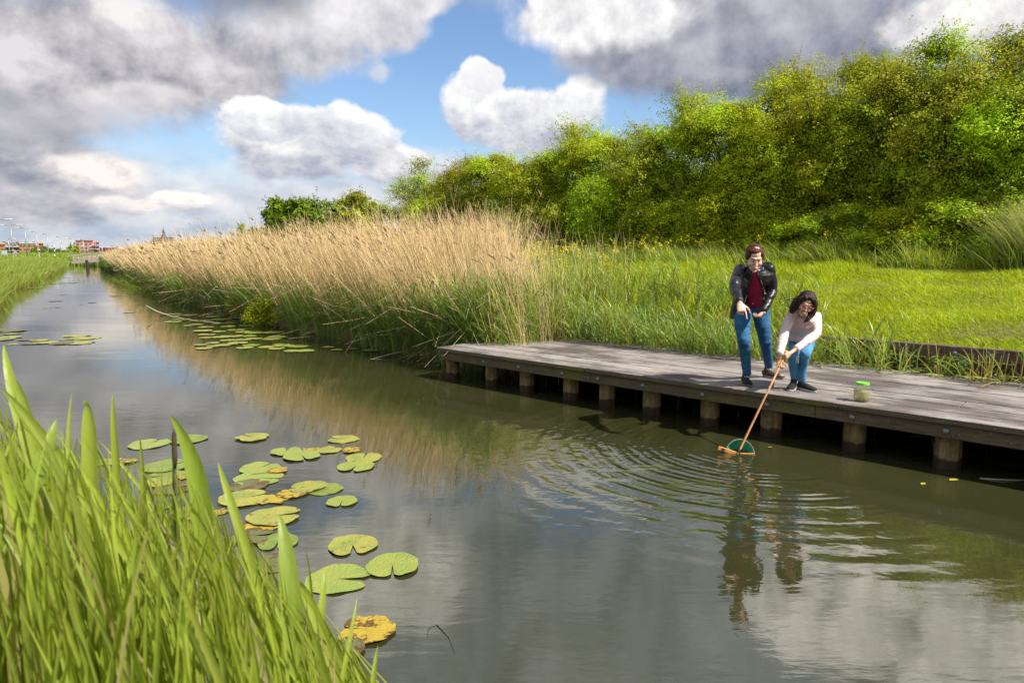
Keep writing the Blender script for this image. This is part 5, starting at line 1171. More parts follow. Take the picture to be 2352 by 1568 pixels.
def pad_mesh(seed, ragged=0., wave=.02):
    r = np.random.RandomState(seed); nr, ns = 7, 44; V = [(0, 0, .0)]; F = []; no = .05+.13*r.rand(); th = np.linspace(no, 2*np.pi-no, ns); ph = r.rand(4)*6.28
    edge = 1+.03*np.sin(th*3+ph[0])+.02*np.sin(th*7+ph[1]); edge *= 1-ragged*np.clip(sn(np.column_stack([np.cos(th), np.sin(th), th*0]), 1.1, seed, 3), 0, 1)
    edge *= 1-.22*np.exp(-((th-no)/.13)**2)-.22*np.exp(-((th-2*np.pi+no)/.13)**2)
    for i in range(1, nr+1):
        q = i/nr
        for j in range(ns):
            x = .08*(1-q); V.append((math.cos(th[j])*q*edge[j]*1.0+x*0, math.sin(th[j])*q*edge[j], wave*q*q*math.sin(th[j]*4+ph[2])*.6+.010*math.sin(th[j]*9+ph[3])*q+.012*q**6))
    for j in range(ns-1): F.append((0, 1+j, 2+j))
    for i in range(nr-1):
        for j in range(ns-1): a = 1+i*ns+j; F.append((a, a+ns, a+ns+1, a+1))
    return np.array(V), F
def build_pads():
    meshes = {}
    def pm(k, seed, rag):
        key = (k, seed, rag)
        if key not in meshes: V, F = pad_mesh(seed, rag, .03); V = V.copy(); V[:, 2] -= 0; meshes[key] = mesh('lily_pad', V, F, PM[k], smooth=True)
        return meshes[key]
    lst = [ # x, y, width, kind, ragged, notch angle, label   (x, y read off an enlarged view)
     (235, 242, 190, 'b', 0, 80, 'green lily pad farthest left above the tall blade tips'), (450, 215, 180, 'g', 0, 200, 'green lily pad behind the dark reed stem, farthest row'),
     (805, 203, 170, 'y', .15, 150, 'yellowish lily pad alone in the farthest row of the near pads'), (1312, 215, 165, 'y', .1, 170, 'yellow-green pad with a brown curled corner, near the reed reflection'),
     (995, 282, 160, 'b', 0, 100, 'green pad partly under water left of the pair in the far cluster'), (1082, 305, 192, 'b', 0, -60, 'light green notched pad in front of the yellow ragged ones'),
     (1130, 275, 110, 'o', .5, 30, 'small yellow ragged pad behind the light green notched one'), (1235, 274, 130, 'y', .1, 60, 'yellow-green pad in the middle of the far cluster'), (1360, 273, 110, 'o', .6, 10, 'torn yellow pad with brown tips at the right of the far cluster'),
     (1425, 320, 195, 'y', .05, 90, 'olive green pad overlapping behind the bright notched pad'), (1383, 363, 200, 'b', 0, -95, 'bright notched pad in front of the olive one near the reflection'),
     (330, 362, 220, 'g', .05, 40, 'green pad left of the tallest blade, second row'), (335, 418, 175, 'g', 0, 200, 'green pad second in the stack left of the tallest blade'), (365, 485, 200, 'd', .1, 20, 'brownish green pad third in the stack left of the tallest blade'),
     (300, 452, 150, 'y', .1, 120, 'pale pad wedged in the stack left of the tallest blade'), (425, 425, 80, 'o', .3, 0, 'small yellow pad peeping beside the tallest blade'),
     (848, 375, 200, 'b', 0, 70, 'fresh green pad, upper one of the middle cluster'), (950, 385, 110, 'o', .6, 0, 'withered brown pad at the right of the middle cluster'), (845, 432, 245, 'b', .03, 0, 'bright wide pad with notch to the right in the middle cluster'),
     (790, 470, 200, 'd', .1, 60, 'dull pad under the front of the bright wide one'), (762, 540, 245, 'y', .05, 30, 'speckled olive pad left of the torn yellow ones'), (920, 548, 185, 'o', .5, 200, 'torn yellow pad between the two olive pads'), (1030, 512, 170, 'o', .6, 50, 'ragged orange pad bridging to the right hand pair'),
     (1115, 478, 190, 'y', .05, 200, 'olive pad of the right hand pair, partly covered'), (1210, 492, 185, 'g', 0, 140, 'green pad lying on top of the olive one in the right hand pair'), (1305, 558, 165, 'b', 0, -85, 'single small bright green pad right of the clusters'),
     (930, 640, 275, 'y', .05, 20, 'big speckled pad above the torn yellow one'), (855, 688, 215, 'o', .25, 160, 'torn yellow pad under the big speckled one'), (950, 782, 205, 'g', .03, -80, 'green heart-shaped pad right of the reed blades'),
     (810, 750, 210, 'd', .3, 10, 'brown sunken pad between the blades'), (930, 900, 230, 'd', .05, 30, 'olive sunken pad right beside the second tall blade'), (1365, 800, 260, 'y', .02, -75, 'yellow-green pad with dark veins and a notch towards the viewer'),
     (1585, 910, 280, 'b', .02, -80, 'large bright green pad, farthest right of all the pads'), (1285, 988, 335, 'b', .02, -5, 'largest bright green pad, notched to the right'), (1440, 1268, 295, 'o', .18, 170, 'orange-yellow pad with brown decay in the foreground'),
     (1275, 1385, 270, 'd', .05, 100, 'dull olive pad sunk in front of the orange-yellow one'), (330, 585, 90, 'g', 0, 60, 'small green pad glimpsed between the left blades'), (450, 602, 80, 'b', 0, 60, 'small bright pad just left of the broad blade'), (430, 645, 120, 'o', .3, 60, 'rusty pad behind the broad blade'),
     (630, 617, 90, 'o', .5, 60, 'little orange pad right of the broad blade'), (20, 340, 110, 'y', .3, 30, 'yellow pad at the left edge between blade tips'), (120, 335, 90, 'o', .6, 30, 'brown curled pad left of the green ones'), (345, 755, 100, 'y', .1, 30, 'pale pad deep between the blades'), (880, 1075, 150, 'd', .2, 30, 'sunken pad half hidden by the second tall blade'), (-60, 345, 120, 'g', .1, 30, 'green pad behind the leftmost blade tips')]
    for i, (x, y, w, k, rag, no, lb) in enumerate(lst):
        p = onz(245+x*.414, 918.6+y*.414, .006+.004*(i % 3)); sz = w*.414/2/FPX*np.linalg.norm(p-[0, 0, H])*1.0
        o = obj('lily_pad', pm(k, i % 9 if rag < .2 else 20+i % 5, rag)); o.location = tuple(p); o.rotation_euler = (RS.normal()*.015, RS.normal()*.015, rad(no)); o.scale = (sz, sz*.97, sz*(.5+(k != 'd')*.3)); tag(o, lb, 'lily pad', 'lily pads in front of the foreground reeds')
    def far(n, cx, cy, sx, sy, w0, w1, lb, gp, seed, ks='ggybd'):
        r = np.random.RandomState(seed); pts = []
        for i in range(n):
            for _ in range(60):
                x = cx+(r.rand()*2-1)*sx; y = cy+(r.rand()*2-1)*sy; w = w0+(w1-w0)*r.rand()
                if all(abs(x-a)/(w+b)*2 > .62 or abs(y-c_) > 4.5 for a, c_, b in pts): break
            pts.append((x, y, w)); p = onz(x, y, .006+.0006*i)
            sz = w/2/FPX*np.linalg.norm(p-[0, 0, H]); o = obj('lily_pad', pm(ks[r.randint(len(ks))], r.randint(9), 0)); o.location = tuple(p); o.rotation_euler = (0, 0, r.rand()*6.28); o.scale = (sz, sz, sz*.5); tag(o, lb, 'lily pad', gp)
    far(26, 520, 735, 130, 16, 20, 40, 'small pad in the loose patch of pads below the reed shrub', 'loose far patch of lily pads', 1)
    far(26, 555, 778, 95, 22, 24, 46, 'pad in the crowded bright patch before the reed reflection', 'crowded far patch of lily pads', 2, 'bygy')
    far(14, 790, 797, 190, 9, 18, 46, 'pad in the thin line of pads along the reed edge', 'line of lily pads by the reed edge', 3, 'gydb')
    far(16, 90, 775, 110, 16, 24, 60, 'yellowish pad in the patch at the left edge of the water', 'patch of lily pads at the left edge', 4, 'ydgy')
    far(26, 200, 665, 120, 55, 9, 26, 'tiny pad scattered on the far water', 'scattered pads on the far canal', 5, 'dygd')
build_pads()

def build_floating():
    dr = M['drystem']
    def cane(pts, r, lb, nm='reed_cane', cat='cane'):
        rb = MB(); rb.tube(pts, np.linspace(r, r*.5, len(pts)), 7); o = rb.build(nm, simple('cane', (.50, .42, .26), .6), None, smooth=True); tag(o, lb, cat)
    cane([onz(335, 702, .35), onz(360, 715, .18), onz(395, 727, .05), onz(440, 735, .0), onz(525, 744, -.01)], .02, 'long bleached cane bowing down into the water by the far pads')
    cane([onz(848, 826, -.01), onz(900, 812, .06), onz(960, 800, .14), onz(1000, 794, .2)], .008, 'thin pale cane leaning on the water beside the jetty end')
    cane([onz(2250, 1098, .0), onz(2300, 1101, .01), onz(2360, 1102, .0)], .006, 'thin straw floating in the shade below the jetty at the right edge')
    r = np.random.RandomState(9); lm = simple('floating_leaf', (.34, .30, .03), .5); gm = simple('floating_green_leaf', (.25, .36, .04), .5)
    for x, y, w, m, lb in ((1768, 1026, 11, lm, 'little yellow leaf floating right of the net'), (2068, 967, 18, gm, 'green leaf floating behind the right piles'), (2110, 1002, 42, gm, 'bigger pointed green leaf floating between the right piles'), (2190, 1101, 26, lm, 'brownish leaf floating in front of the last pile'),
                           (1862, 967, 14, lm, 'yellow leaf in the shade right of the net handle'), (1838, 893+72, 9, gm, 'tiny green leaf in the shade under the jetty'), (1240, 1058, 8, gm, 'tiny green speck of leaf left of the ripples'), (2120, 1110, 20, lm, 'straw coloured leaf in the dark water at the right')):
        p = onz(x, y, .006); sz = w/2/FPX*np.linalg.norm(p); a = r.rand()*3; V = []
        for q, h in ((-1, 0), (-.5, .42), (0, .5), (.5, .35), (1, 0), (.5, -.3), (0, -.45), (-.5, -.35)): V.append((q*sz, h*sz, .1*sz*abs(h)))
        o = obj('floating_leaf', mesh('floating_leaf', V+[(0, 0, .0)], [(i, (i+1) % 8, 8) for i in range(8)][::-1], m)); o.location = tuple(p); o.rotation_euler = (0, 0, a if w < 30 else .1); tag(o, lb, 'leaf')
    mb = MB(); tw = simple('dark_twig', (.05, .035, .025), .8)
    for i, (pl, lb) in enumerate((([(980, 1460), (985, 1440), (1003, 1434), (1030, 1462), (1045, 1500)], 'dark crooked weed stem just at the surface in the foreground'),)):
        mb = MB(); mb.tube([onz(x, y, .003) for x, y in pl], [.0012, .002, .002, .0015, .001][:len(pl)], 6); o = mb.build('weed_stem', tw, None, smooth=True); tag(o, lb, 'water weed')
    # stalks standing in the shade under the jetty
    rb = RB(); n = 90; t = -8+RS.rand(n)*10.5; s = 7.6+RS.rand(n)*1.8; B = ts(t, s, -.05); d = rdir(n, .2); rb.add(ribbons(B, d, .12+.28*RS.rand(n), np.full(n, .008), np.zeros((n, 3)), rside(n, d), 1, [1, .7]), jit((.4, .36, .2), n))
    o = rb.build('under_jetty_stalks', M['drystem']); tag(o, kind='stuff')
build_floating()

# ------------------------------------------------------------------ foreground reeds
def blade_path(base, tip, bow, k=12):
    u = np.linspace(0, 1, k+1)[:, None]; base = np.asarray(base, float); tip = np.asarray(tip, float); return base*(1-u)+tip*u+np.asarray(bow, float)*(4*u*(1-u))
def blade_mesh(pts, width, facing, twist=0., prof=None):
    n = len(pts); u = np.linspace(0, 1, n); prof = np.interp(u, [0, .12, .3, .55, .8, .93, 1], [.35, .75, 1, .92, .5, .22, .0]) if prof is None else prof
    V = []; F = []
    for i in range(n):
        d = unit(pts[min(i+1, n-1)]-pts[max(0, i-1)]); f = np.asarray(facing, float); s = unit(np.cross(d, f)); f2 = np.cross(s, d); a = twist*u[i]; s = s*math.cos(a)+f2*math.sin(a); f2 = np.cross(s, d); w = width/2*prof[i]
        V += [pts[i]-s*w+f2*w*.30, pts[i]-s*w*.5+f2*w*.10, pts[i], pts[i]+s*w*.5+f2*w*.10, pts[i]+s*w+f2*w*.30]
    for i in range(n-1):
        for c in range(4): a = i*5+c; F.append((a, a+1, a+6, a+5))
    return np.array(V), np.array(F)
def near_leaf():
    m, nt = mat_new('near_reed_leaf'); a = nt.n('ShaderNodeAttribute', attribute_name='tint'); g = nt.n('ShaderNodeTexCoord')
    n = nt.noise(nt.vm('MULTIPLY', g.outputs['Object'], (1, 1, .1)), 60, 3, .6); n2 = nt.noise(g.outputs['Object'], 6, 3, .6)
    c = nt.mix(nt.mr(n, .3, .7, 0, .35), a.outputs['Color'], (.30, .36, .08)); c = nt.mix(nt.mr(n2, .6, .75, 0, .35), c, (.36, .34, .05))
    p = princ(nt, c, .42, .45, bump=(n, .002)); t = nt.n('ShaderNodeBsdfTranslucent'); nt.l(nt.mix(1., c, (1.5, 1.45, .5), 'MULTIPLY'), t.inputs[0]); mx = nt.n('ShaderNodeMixShader'); mx.inputs[0].default_value = .42
    nt.l(p, mx.inputs[1]); nt.l(t.outputs[0], mx.inputs[2]); fin(nt, mx.outputs[0]); return m
def build_foreground():
    nm = near_leaf(); r = np.random.RandomState(12)
    cx_ = [-300, 0, 60, 130, 200, 300, 400, 480, 560, 640, 720, 800, 860]; cy_ = [820, 870, 905, 950, 960, 1010, 1040, 1100, 1180, 1260, 1350, 1450, 1540]
    V, F, C, n0 = [], [], [], 0
    for i in range(3200):
        Y = .62+1.35*r.rand()**.8; x = -260+1110*r.rand()**1.0; ty = np.interp(x, cx_, cy_)+20+ (r.rand()**1.4)*(1750-np.interp(x, cx_, cy_))*.9
        tip = at(x, ty, Y); lenb = .45+.5*r.rand(); dx = np.array([.07+.18*r.normal(), .05*r.normal(), 0]); base = tip+dx*lenb*.9; base[2] = max(tip[2]-lenb, .35); base[1] = max(base[1], .5)
        w = (.005+.012*r.rand()**1.6); pts = blade_path(base, tip, (r.normal()*.03, r.normal()*.03, .02), 7)
        v, f = blade_mesh(pts, w, (r.normal()*.7, -1, .2*r.normal()), r.normal()*.6)
        V.append(v); F.append(f+n0); n0 += len(v); hue = r.rand(); c = np.array([.275, .345, .035])*(.45+.9*r.rand())
        if hue > .9: c = np.array([.36, .30, .12])
        elif hue > .75: c = np.array([.24, .27, .03])
        C.append(np.tile(c, (len(v), 1)))
    o = obj('foreground_reeds', mesh('foreground_reeds', np.concatenate(V), np.concatenate(F), nm, tint=np.concatenate(C), smooth=True)); tag(o, kind='stuff')
    # the blades that stand out, each a shoot of its own: (tip x,y) (mid x,y) (base x,y) distance width
    B = [((388, 950), (455, 1100), (470, 1330), 1.05, .040, 'broad upright reed leaf, brightest and tallest in the middle of the foreground', (.25, .34, .03)),
         ((192, 925), (208, 1010), (205, 1330), 1.10, .034, 'broad reed leaf with upright tip left of the middle'), ((260, 900), (268, 1060), (300, 1400), 1.15, .020, 'slim pointed reed leaf standing between the broad ones'),
         ((8, 790), (50, 960), (150, 1250), .95, .024, 'long leaf at the far left whose tip rises highest'), ((10, 850), (60, 940), (110, 1180), .95, .020, 'curving leaf crossing the highest one at the far left'),
         ((400, 985), (402, 1200), (420, 1420), 1.0, .012, 'narrow dark stem just left of the broad bright leaf', (.05, .08, .015)), ((640, 1180), (665, 1330), (690, 1620), .95, .034, 'pale broad leaf rising at the right side of the foreground', (.26, .34, .05)),
         ((500, 1060), (540, 1180), (620, 1420), 1.05, .018, 'leaning leaf tip right of the broad bright leaf'), ((700, 1255), (715, 1350), (728, 1560), 1.05, .009, 'thin upright leaf reaching over the sunken pad'),
         ((672, 1330), (720, 1400), (790, 1620), .95, .022, 'arching leaf near the largest lily pad'), ((745, 1300), (735, 1420), (700, 1640), .95, .015, 'leaf leaning right towards the largest pad'), ((868, 1480), (858, 1560), (850, 1700), 1.1, .013, 'last leaf tip at the right of the foreground clump'),
         ((345, 1160), (420, 1280), (450, 1330), .95, .018, 'faded straw coloured leaf lying across the green ones', (.42, .36, .22)), ((560, 1340), (590, 1480), (640, 1640), .85, .018, 'straw coloured stalk leaning among the right blades', (.42, .36, .22)),
         ((130, 960), (90, 1080), (0, 1280), .85, .026, 'wide leaf bending down to the left edge', (.25, .33, .04)), ((0, 890), (120, 1030), (330, 1330), .9, .022, 'long leaf sweeping right across the left clump'),
         ((320, 1000), (330, 1100), (345, 1400), 1.15, .014, 'small pointed leaf tip beside the green pads'), ((165, 900), (160, 1080), (190, 1300), 1.1, .012, 'thin leaf tip between the two left clumps'), ((820, 1370), (800, 1480), (770, 1640), 1.1, .010, 'thin leaf in front of the orange-yellow pad')]
    for i, b in enumerate(B):
        tip, mid, bs, Y, w, lb = b[:6]; col = b[6] if len(b) > 6 else (.32, .39, .045)
        p2 = at(tip[0], tip[1], Y*1.04); p1 = at(mid[0], mid[1], Y); p0 = at(bs[0], bs[1], Y*.97); g = p0+(p0-p1)*.5; g[2] = .42; g[1] = max(g[1], .5)
        pts = []
        for q in np.linspace(0, 1, 15): pts.append((1-q)**2*p0+2*q*(1-q)*(2*p1-.5*p0-.5*p2)+q*q*p2)
        pts = np.array(pts); root = empty('reed_shoot', g, lb, 'reed', 'tall reeds in the foreground')
        v, f = blade_mesh(pts, w*.85, (.25*math.sin(i*2.2), -1, .1), .5*math.sin(i*1.7)); me = mesh('leaf', v, f, nm, tint=np.tile(col, (len(v), 1)), smooth=True); obj('leaf', me, root)
        mb = MB(); mb.tube([g, (g+p0)/2+[.0, .01, 0], pts[0], pts[1]], [.0045, .004, .0035, .001], 7); k = mb.build('stalk', nm, root, smooth=True, tint=np.tile(np.array(col)*.9, (mb.n, 1)))
        for e in (-1, 1):
            a = g+(p0-g)*(.45+.15*e); tp = a+np.array([e*.09-.05, .03*e, .30]); v, f = blade_mesh(blade_path(a, tp, (e*.03, 0, .03), 9), .014, (.4*e, -1, .1), .4); obj('leaf', mesh('leaf', v, f, nm, tint=np.tile(np.array(col)*.9, (len(v), 1)), smooth=True), root)
    # old cattail-like flower heads seen dark against the water
    for x, y0, y1, Y, lb in ((402, 985, 1075, 1.25, 'dark old seed head on a thin stalk left of the broad bright leaf'), (192, 1010, 1075, 1.5, 'small brown seed head among the left blades')):
        a, b = at(x, y1, Y), at(x-3, y0, Y); g = a+(a-b)*3; g[2] = .42; root = empty('seed_stalk', g, lb, 'seed stalk')
        mb = MB(); mb.tube([g, a, b], [.002, .0018, .0015], 6); mb.build('stalk', simple('old_stalk', (.12, .10, .04), .8), root); mb = MB(); mb.tube([a, a*.8+b*.2, a*.2+b*.8, b], [.0025, .005, .0045, .0015], 8); mb.build('seed_head', simple('seed_head', (.05, .035, .015), .9, nscale=80, namt=.5), root, smooth=True)
build_foreground()

# ------------------------------------------------------------------ the far bank: road, lamps, houses, footbridge
def z3(x, y): return x/9.603, 477.7+y/9.603      # reads the enlarged view of the far bank
def build_far():
    gz = 1.35; steel = simple('lamp_steel', (.34, .35, .36), .5, .5, .5); lampm = simple('lamp_housing', (.62, .62, .60), .4)
    lamps = [((130, 252), None, -20, 118, 'lamp whose head alone shows at the left edge, with arm from outside'),
             ((235, 400), -1, (58, 380), 158, 'double-headed street lamp, the tallest at the left'), ((550, 470), -1, (400, 436), 176, 'street lamp second from the left, right of the double-headed one'), ((800, 560), -1, (665, 520), 205, 'street lamp behind the red triangular warning sign'),
             ((1035, 610), -1, (912, 570), 232, 'street lamp between the warning sign and the white signpost'), ((1315, 670), -1, (1210, 635), 268, 'street lamp halfway to the pink building'), ((1585, 700), -1, (1492, 670), 300, 'street lamp just left of the pink building'),
             ((1830, 730), -1, (1738, 697), 330, 'street lamp in front of the pink building'), ((1340, 790), 1, (1410, 760), 380, 'small street lamp with its arm to the right near the halfway lamp'), ((185, 710), 1, (280, 675), 235, 'small street lamp with its arm to the right at the left edge'),
             ((2245, 830), -1, (2232, 795), 430, 'tiny far street lamp right of the pink building'), ((2320, 860), -1, (2305, 835), 480, 'tiniest street lamp above the dark red shed')]
    for i, (pb, k, hd, Y, lb) in enumerate(lamps):
        if i == 0:
            px, py = -18, z3(0, 300)[1]; hx, hy = z3(145, 250)
        else: px, py = z3(*pb); hx, hy = z3(*hd)
        T = at(px, py, Y); Hh = at(hx, hy, Y); g = np.array([T[0]+.0, Y, gz]); root = empty('street_lamp', g, lb, 'street lamp', 'street lamps along the road')
        r = max(.09, Y*.0006); mb = MB(); mb.tube([g, (g+T)/2, T], [r*1.3, r*1.1, r*.8], 8); mb.build('pole', steel, root, smooth=True)
        def arm(Hh):
            mid = T+(Hh-T)*[.25, .25, .9]; mb = MB(); mb.tube([T, T*.6+mid*.4+[0, 0, .1], mid, Hh], r*.6, 7); mb.build('arm', steel, root, smooth=True)
            q = unit((Hh-T)*[1, 1, 0]); mb = MB(); mb.box(Hh+q*.3, (max(.55, Y*.0022), .18, max(.1, Y*.0006)), np.array([q, np.cross([0, 0, 1.], q), [0, 0, 1.]]), .04); mb.build('lamp_head', lampm, root)
        arm(Hh)
        if i == 1: arm(at(*z3(395, 370), Y))
    # road and verge hedge
    o = MB().box(np.array([-197., 285, gz+.02]), (4, 150, .06), np.array([[.888, .46, 0], [-.46, .888, 0], [0, 0, 1]])).build('road', simple('asphalt', (.06, .06, .062), .9)); tag(o, kind='structure')
    # houses ---------------------------------------------------------
    white = simple('white_frames', (.75, .75, .73), .6); glass = simple('window_glass', (.05, .07, .09), .1, .6); dark = simple('dark_cladding', (.05, .045, .05), .7)
    def panel(name, mat, parent, x0, y0, x1, y1, Y, dep=.3, z=True):
        a = at(*(z3(x0, y0) if z else (x0, y0)), Y); b = at(*(z3(x1, y1) if z else (x1, y1)), Y); lo = np.minimum(a, b); hi = np.maximum(a, b); c = (lo+hi)/2; c[1] = Y-dep/2+0
        h = (hi-lo)/2; mb = MB(); mb.box(c, (h[0], dep/2, h[2])); return mb.build(name, mat, parent)
    def block(nm, lb, x0, y0, x1, Y, mat, dep=6.2, base=None, cat='apartment building'):
        a = at(*z3(x0, y0), Y); b = at(*z3(x1, y0), Y); z0 = gz if base is None else base; root = empty(nm, ((a[0]+b[0])/2, Y, z0), lb, cat)
        mb = MB(); mb.box(((a[0]+b[0])/2, Y+dep/2, (a[2]+z0)/2), ((b[0]-a[0])/2, dep/2, (a[2]-z0)/2)); mb.build('wall', mat, root); return root
    def win(root, x, y, w, h, Y):
        f = panel('window', white, root, x-w/2, y-h/2, x+w/2, y+h/2, Y, .16)
        for k in (-1, 1): panel('pane', glass, f, x+k*w*.25-w*.19, y-h*.38, x+k*w*.25+w*.19, y+h*.38, Y-.2, .08)
    pink = simple('pink_brick', (.62, .27, .25), .85, nscale=.6, namt=.06); Y = 430
    R = block('apartment_building', 'pink four-storey apartment block with white windows behind the footbridge', 1665, 725, 2050, Y, pink)
    panel('roof_edge', simple('roof_edge_red', (.45, .12, .11), .7), R, 1660, 712, 2055, 726, Y, .5)
    for j, y in enumerate((782, 865, 942, 1030)):
        for i, x in enumerate((1722, 1815, 1910, 2005)):
            if j == 3 and i > 0: continue
            if (i, j) in ((1, 0), (1, 1), (3, 1), (3, 2)): panel('white_panel', white, R, x-28, y-34, x+28, y+40, Y, .1)
            win(R, x, y, 44, 38, Y-.2)
    panel('garage_door', dark, R, 1925, 1010, 2010, 1050, Y, .2); panel('chimney', dark, R, 1828, 706, 1850, 720, Y+4, 2)
    gal = simple('gallery_white', (.6, .6, .6), .7); gg = simple('gallery_glass', (.10, .16, .19), .15, .6); 
    for x0, x1, s_ in ((2056, 2185, 1), (1535, 1662, 0)):
        for k in range(4 if s_ else 2):
            y = 745+k*82; panel('balcony_glass', gg, R, x0+6, y+8, x1-6, y+70, Y+3, .4); panel('balcony_slab', gal, R, x0, y+72, x1, y+82, Y+1, 3)
            for q in np.linspace(x0+2, x1-2, 4): panel('balcony_post', gal if not s_ else dark, R, q-3, y, q+3, y+74, Y+1.2, .5)
    orange = simple('orange_brick', (.58, .22, .045), .85, nscale=.6, namt=.08); Y = 520
    R = block('apartment_building', 'long orange and white apartment block at the left edge behind the lamps', -60, 768, 830, Y, orange)
    panel('roof_edge', white, R, 425, 763, 812, 780, Y, 1.); panel('roof_edge', white, R, -60, 778, 125, 792, Y, 1.); panel('set_back', simple('ochre_brick', (.34, .17, .08), .85), R, 128, 766, 425, 800, Y, .6)
    panel('top_storey', simple('white_render', (.55, .54, .52), .8), R, 428, 782, 812, 830, Y, .4); panel('top_storey', simple('cream_render', (.5, .47, .44), .8), R, 120, 800, 400, 858, Y, .4); panel('side_gallery', dark, R, 815, 784, 955, 826, Y+2, 1.); panel('side_wall', orange, R, 830, 830, 965, 1070, Y+2, 1.)
    for k, y in enumerate((885, 965, 1045)):
        panel('balcony_recess', dark, R, 130, y-20, 430, y+42, Y-.1, .4); panel('balcony_slab', gal, R, 125, y-28, 430, y-20, Y-.6, 1.2)
        for x in (60, 465, 565, 640, 760): win(R, x, y+8, 52, 44, Y-.3)
    for x in (60, 460, 545, 650, 765, 190, 240, 310, 350): win(R, x, 812, 46, 34, Y-.5)
    for x in (115, 415, 600, 770): panel('chimney', dark, R, x-18, 748, x+18, 770, Y+5, 2)
    Y = 330
    def gable(nm, lb, x0, x1, ye, yt, mat, rm, Y, cat='house', dep=9):
        R = block(nm, lb, x0, ye, x1, Y, mat, dep, cat=cat); a = at(*z3(x0, ye), Y); b = at(*z3(x1, ye), Y); t_ = at(*z3((x0+x1)/2, yt), Y); mb = MB(); o_ = (b[0]-a[0])*.08
        for k in (-1, 1):
            e = a if k < 0 else b; V = [(e[0]+k*o_, Y-.3, e[2]-.1), (t_[0], Y-.3, t_[2]), (t_[0], Y+dep, t_[2]), (e[0]+k*o_, Y+dep, e[2]-.1)]; V = V+[(x, y, z-.3) for x, y, z in V]; mb.add(V, [(0, 1, 2, 3), (7, 6, 5, 4), (0, 4, 5, 1), (1, 5, 6, 2), (2, 6, 7, 3), (3, 7, 4, 0)])
        mb.build('roof', rm, R); mb = MB(); mb.add([(a[0], Y, a[2]-.05), (b[0], Y, b[2]-.05), (t_[0], Y, t_[2]-.3), (a[0], Y+.2, a[2]-.05), (b[0], Y+.2, b[2]-.05), (t_[0], Y+.2, t_[2]-.3)], [(0, 1, 2), (5, 4, 3), (0, 3, 4, 1), (1, 4, 5, 2), (2, 5, 3, 0)]); mb.build('gable', mat, R); return R
    R = gable('house', 'little orange gabled house between the two apartment blocks', 985, 1065, 965, 935, orange, white, 350); win(R, 1025, 1000, 26, 50, 349.8)
    tile = simple('dark_roof', (.07, .055, .055), .8)
    R = gable('house', 'dark roofed low house behind the white signpost', 1075, 1230, 940, 925, dark, tile, 400)
    red = simple('dark_red_cladding', (.20, .035, .04), .8); R = block('shed', 'long dark red shed right of the pink apartment block', 2190, 875, 2620, 470, red, 6, cat='shed'); panel('white_strip', white, R, 2190, 965, 2620, 980, 470, .3)
    for x in (2260, 2330, 2400, 2520): panel('window', glass, R, x-18, 985, x+18, 1010, 470, .3)
    R = gable('house', 'white gabled house above the right end of the footbridge', 2500, 2680, 935, 870, white, white, 455); 
    R = block('shed', 'dark low hall with reddish front left of the reed bed', 2690, 865, 3050, 465, simple('maroon_wall', (.17, .05, .045), .8), 6, cat='shed'); panel('window_strip', glass, R, 2720, 900, 3000, 925, 465, .3)
    R = block('shed', 'pale low hall behind the tips of the farthest dry reeds', 3040, 845, 3330, 475, simple('pale_wall', (.5, .46, .42), .8), 6, cat='shed'); panel('brown_band', simple('brown_band', (.25, .12, .08), .8), R, 3040, 862, 3330, 885, 475, .3)
    # church behind the reeds
    Y = 420; sl = simple('slate', (.05, .055, .07), .6); bk = simple('church_brick', (.12, .07, .055), .9)
    c = at(377, 560, Y); root = empty('church', (c[0], Y, gz), 'church with a dark pointed slate spire above the dry reeds', 'church'); tz = at(377, 546, Y)[2]; tp = at(376.5, 524, Y)[2]
    mb = MB(); mb.box((c[0], Y, (gz+tz)/2), (1.5, 1.5, (tz-gz)/2)); mb.build('tower', bk, root)
    mb = MB(); mb.loft([((c[0], Y, tz-.1), (2.0, 0, 0), (0, 2.0, 0)), ((c[0], Y, tz+1.2), (1.2, 0, 0), (0, 1.2, 0)), ((c[0], Y, tp), (.08, 0, 0), (0, .08, 0))], 8); sp = mb.build('spire', sl, root)
    mb = MB(); mb.tube([(c[0], Y, tp-.2), (c[0], Y, tp+1.2)], .07, 5); mb.build('cross', sl, sp); nz = at(371, 553, Y)[2]
    mb = MB(); mb.add([(c[0]-9, Y+1, gz), (c[0]+1, Y+1, gz), (c[0]+1, Y+1, nz-1), (c[0]-9, Y+1, nz-1), (c[0]-9, Y+11, gz), (c[0]+1, Y+11, gz), (c[0]+1, Y+11, nz-1), (c[0]-9, Y+11, nz-1)], [(0, 1, 2, 3), (5, 4, 7, 6), (4, 0, 3, 7), (1, 5, 6, 2), (3, 2, 6, 7)]); mb.build('nave', bk, root)
    mb = MB(); mb.add([(c[0]-9.3, Y+.7, nz-1.1), (c[0]+1.2, Y+.7, nz-1.1), (c[0]+1.2, Y+6, nz+2.2), (c[0]-9.3, Y+6, nz+2.2), (c[0]-9.3, Y+11.3, nz-1.1), (c[0]+1.2, Y+11.3, nz-1.1)], [(0, 1, 2, 3), (3, 2, 5, 4), (0, 3, 4), (1, 5, 2)]); mb.build('nave_roof', sl, root)
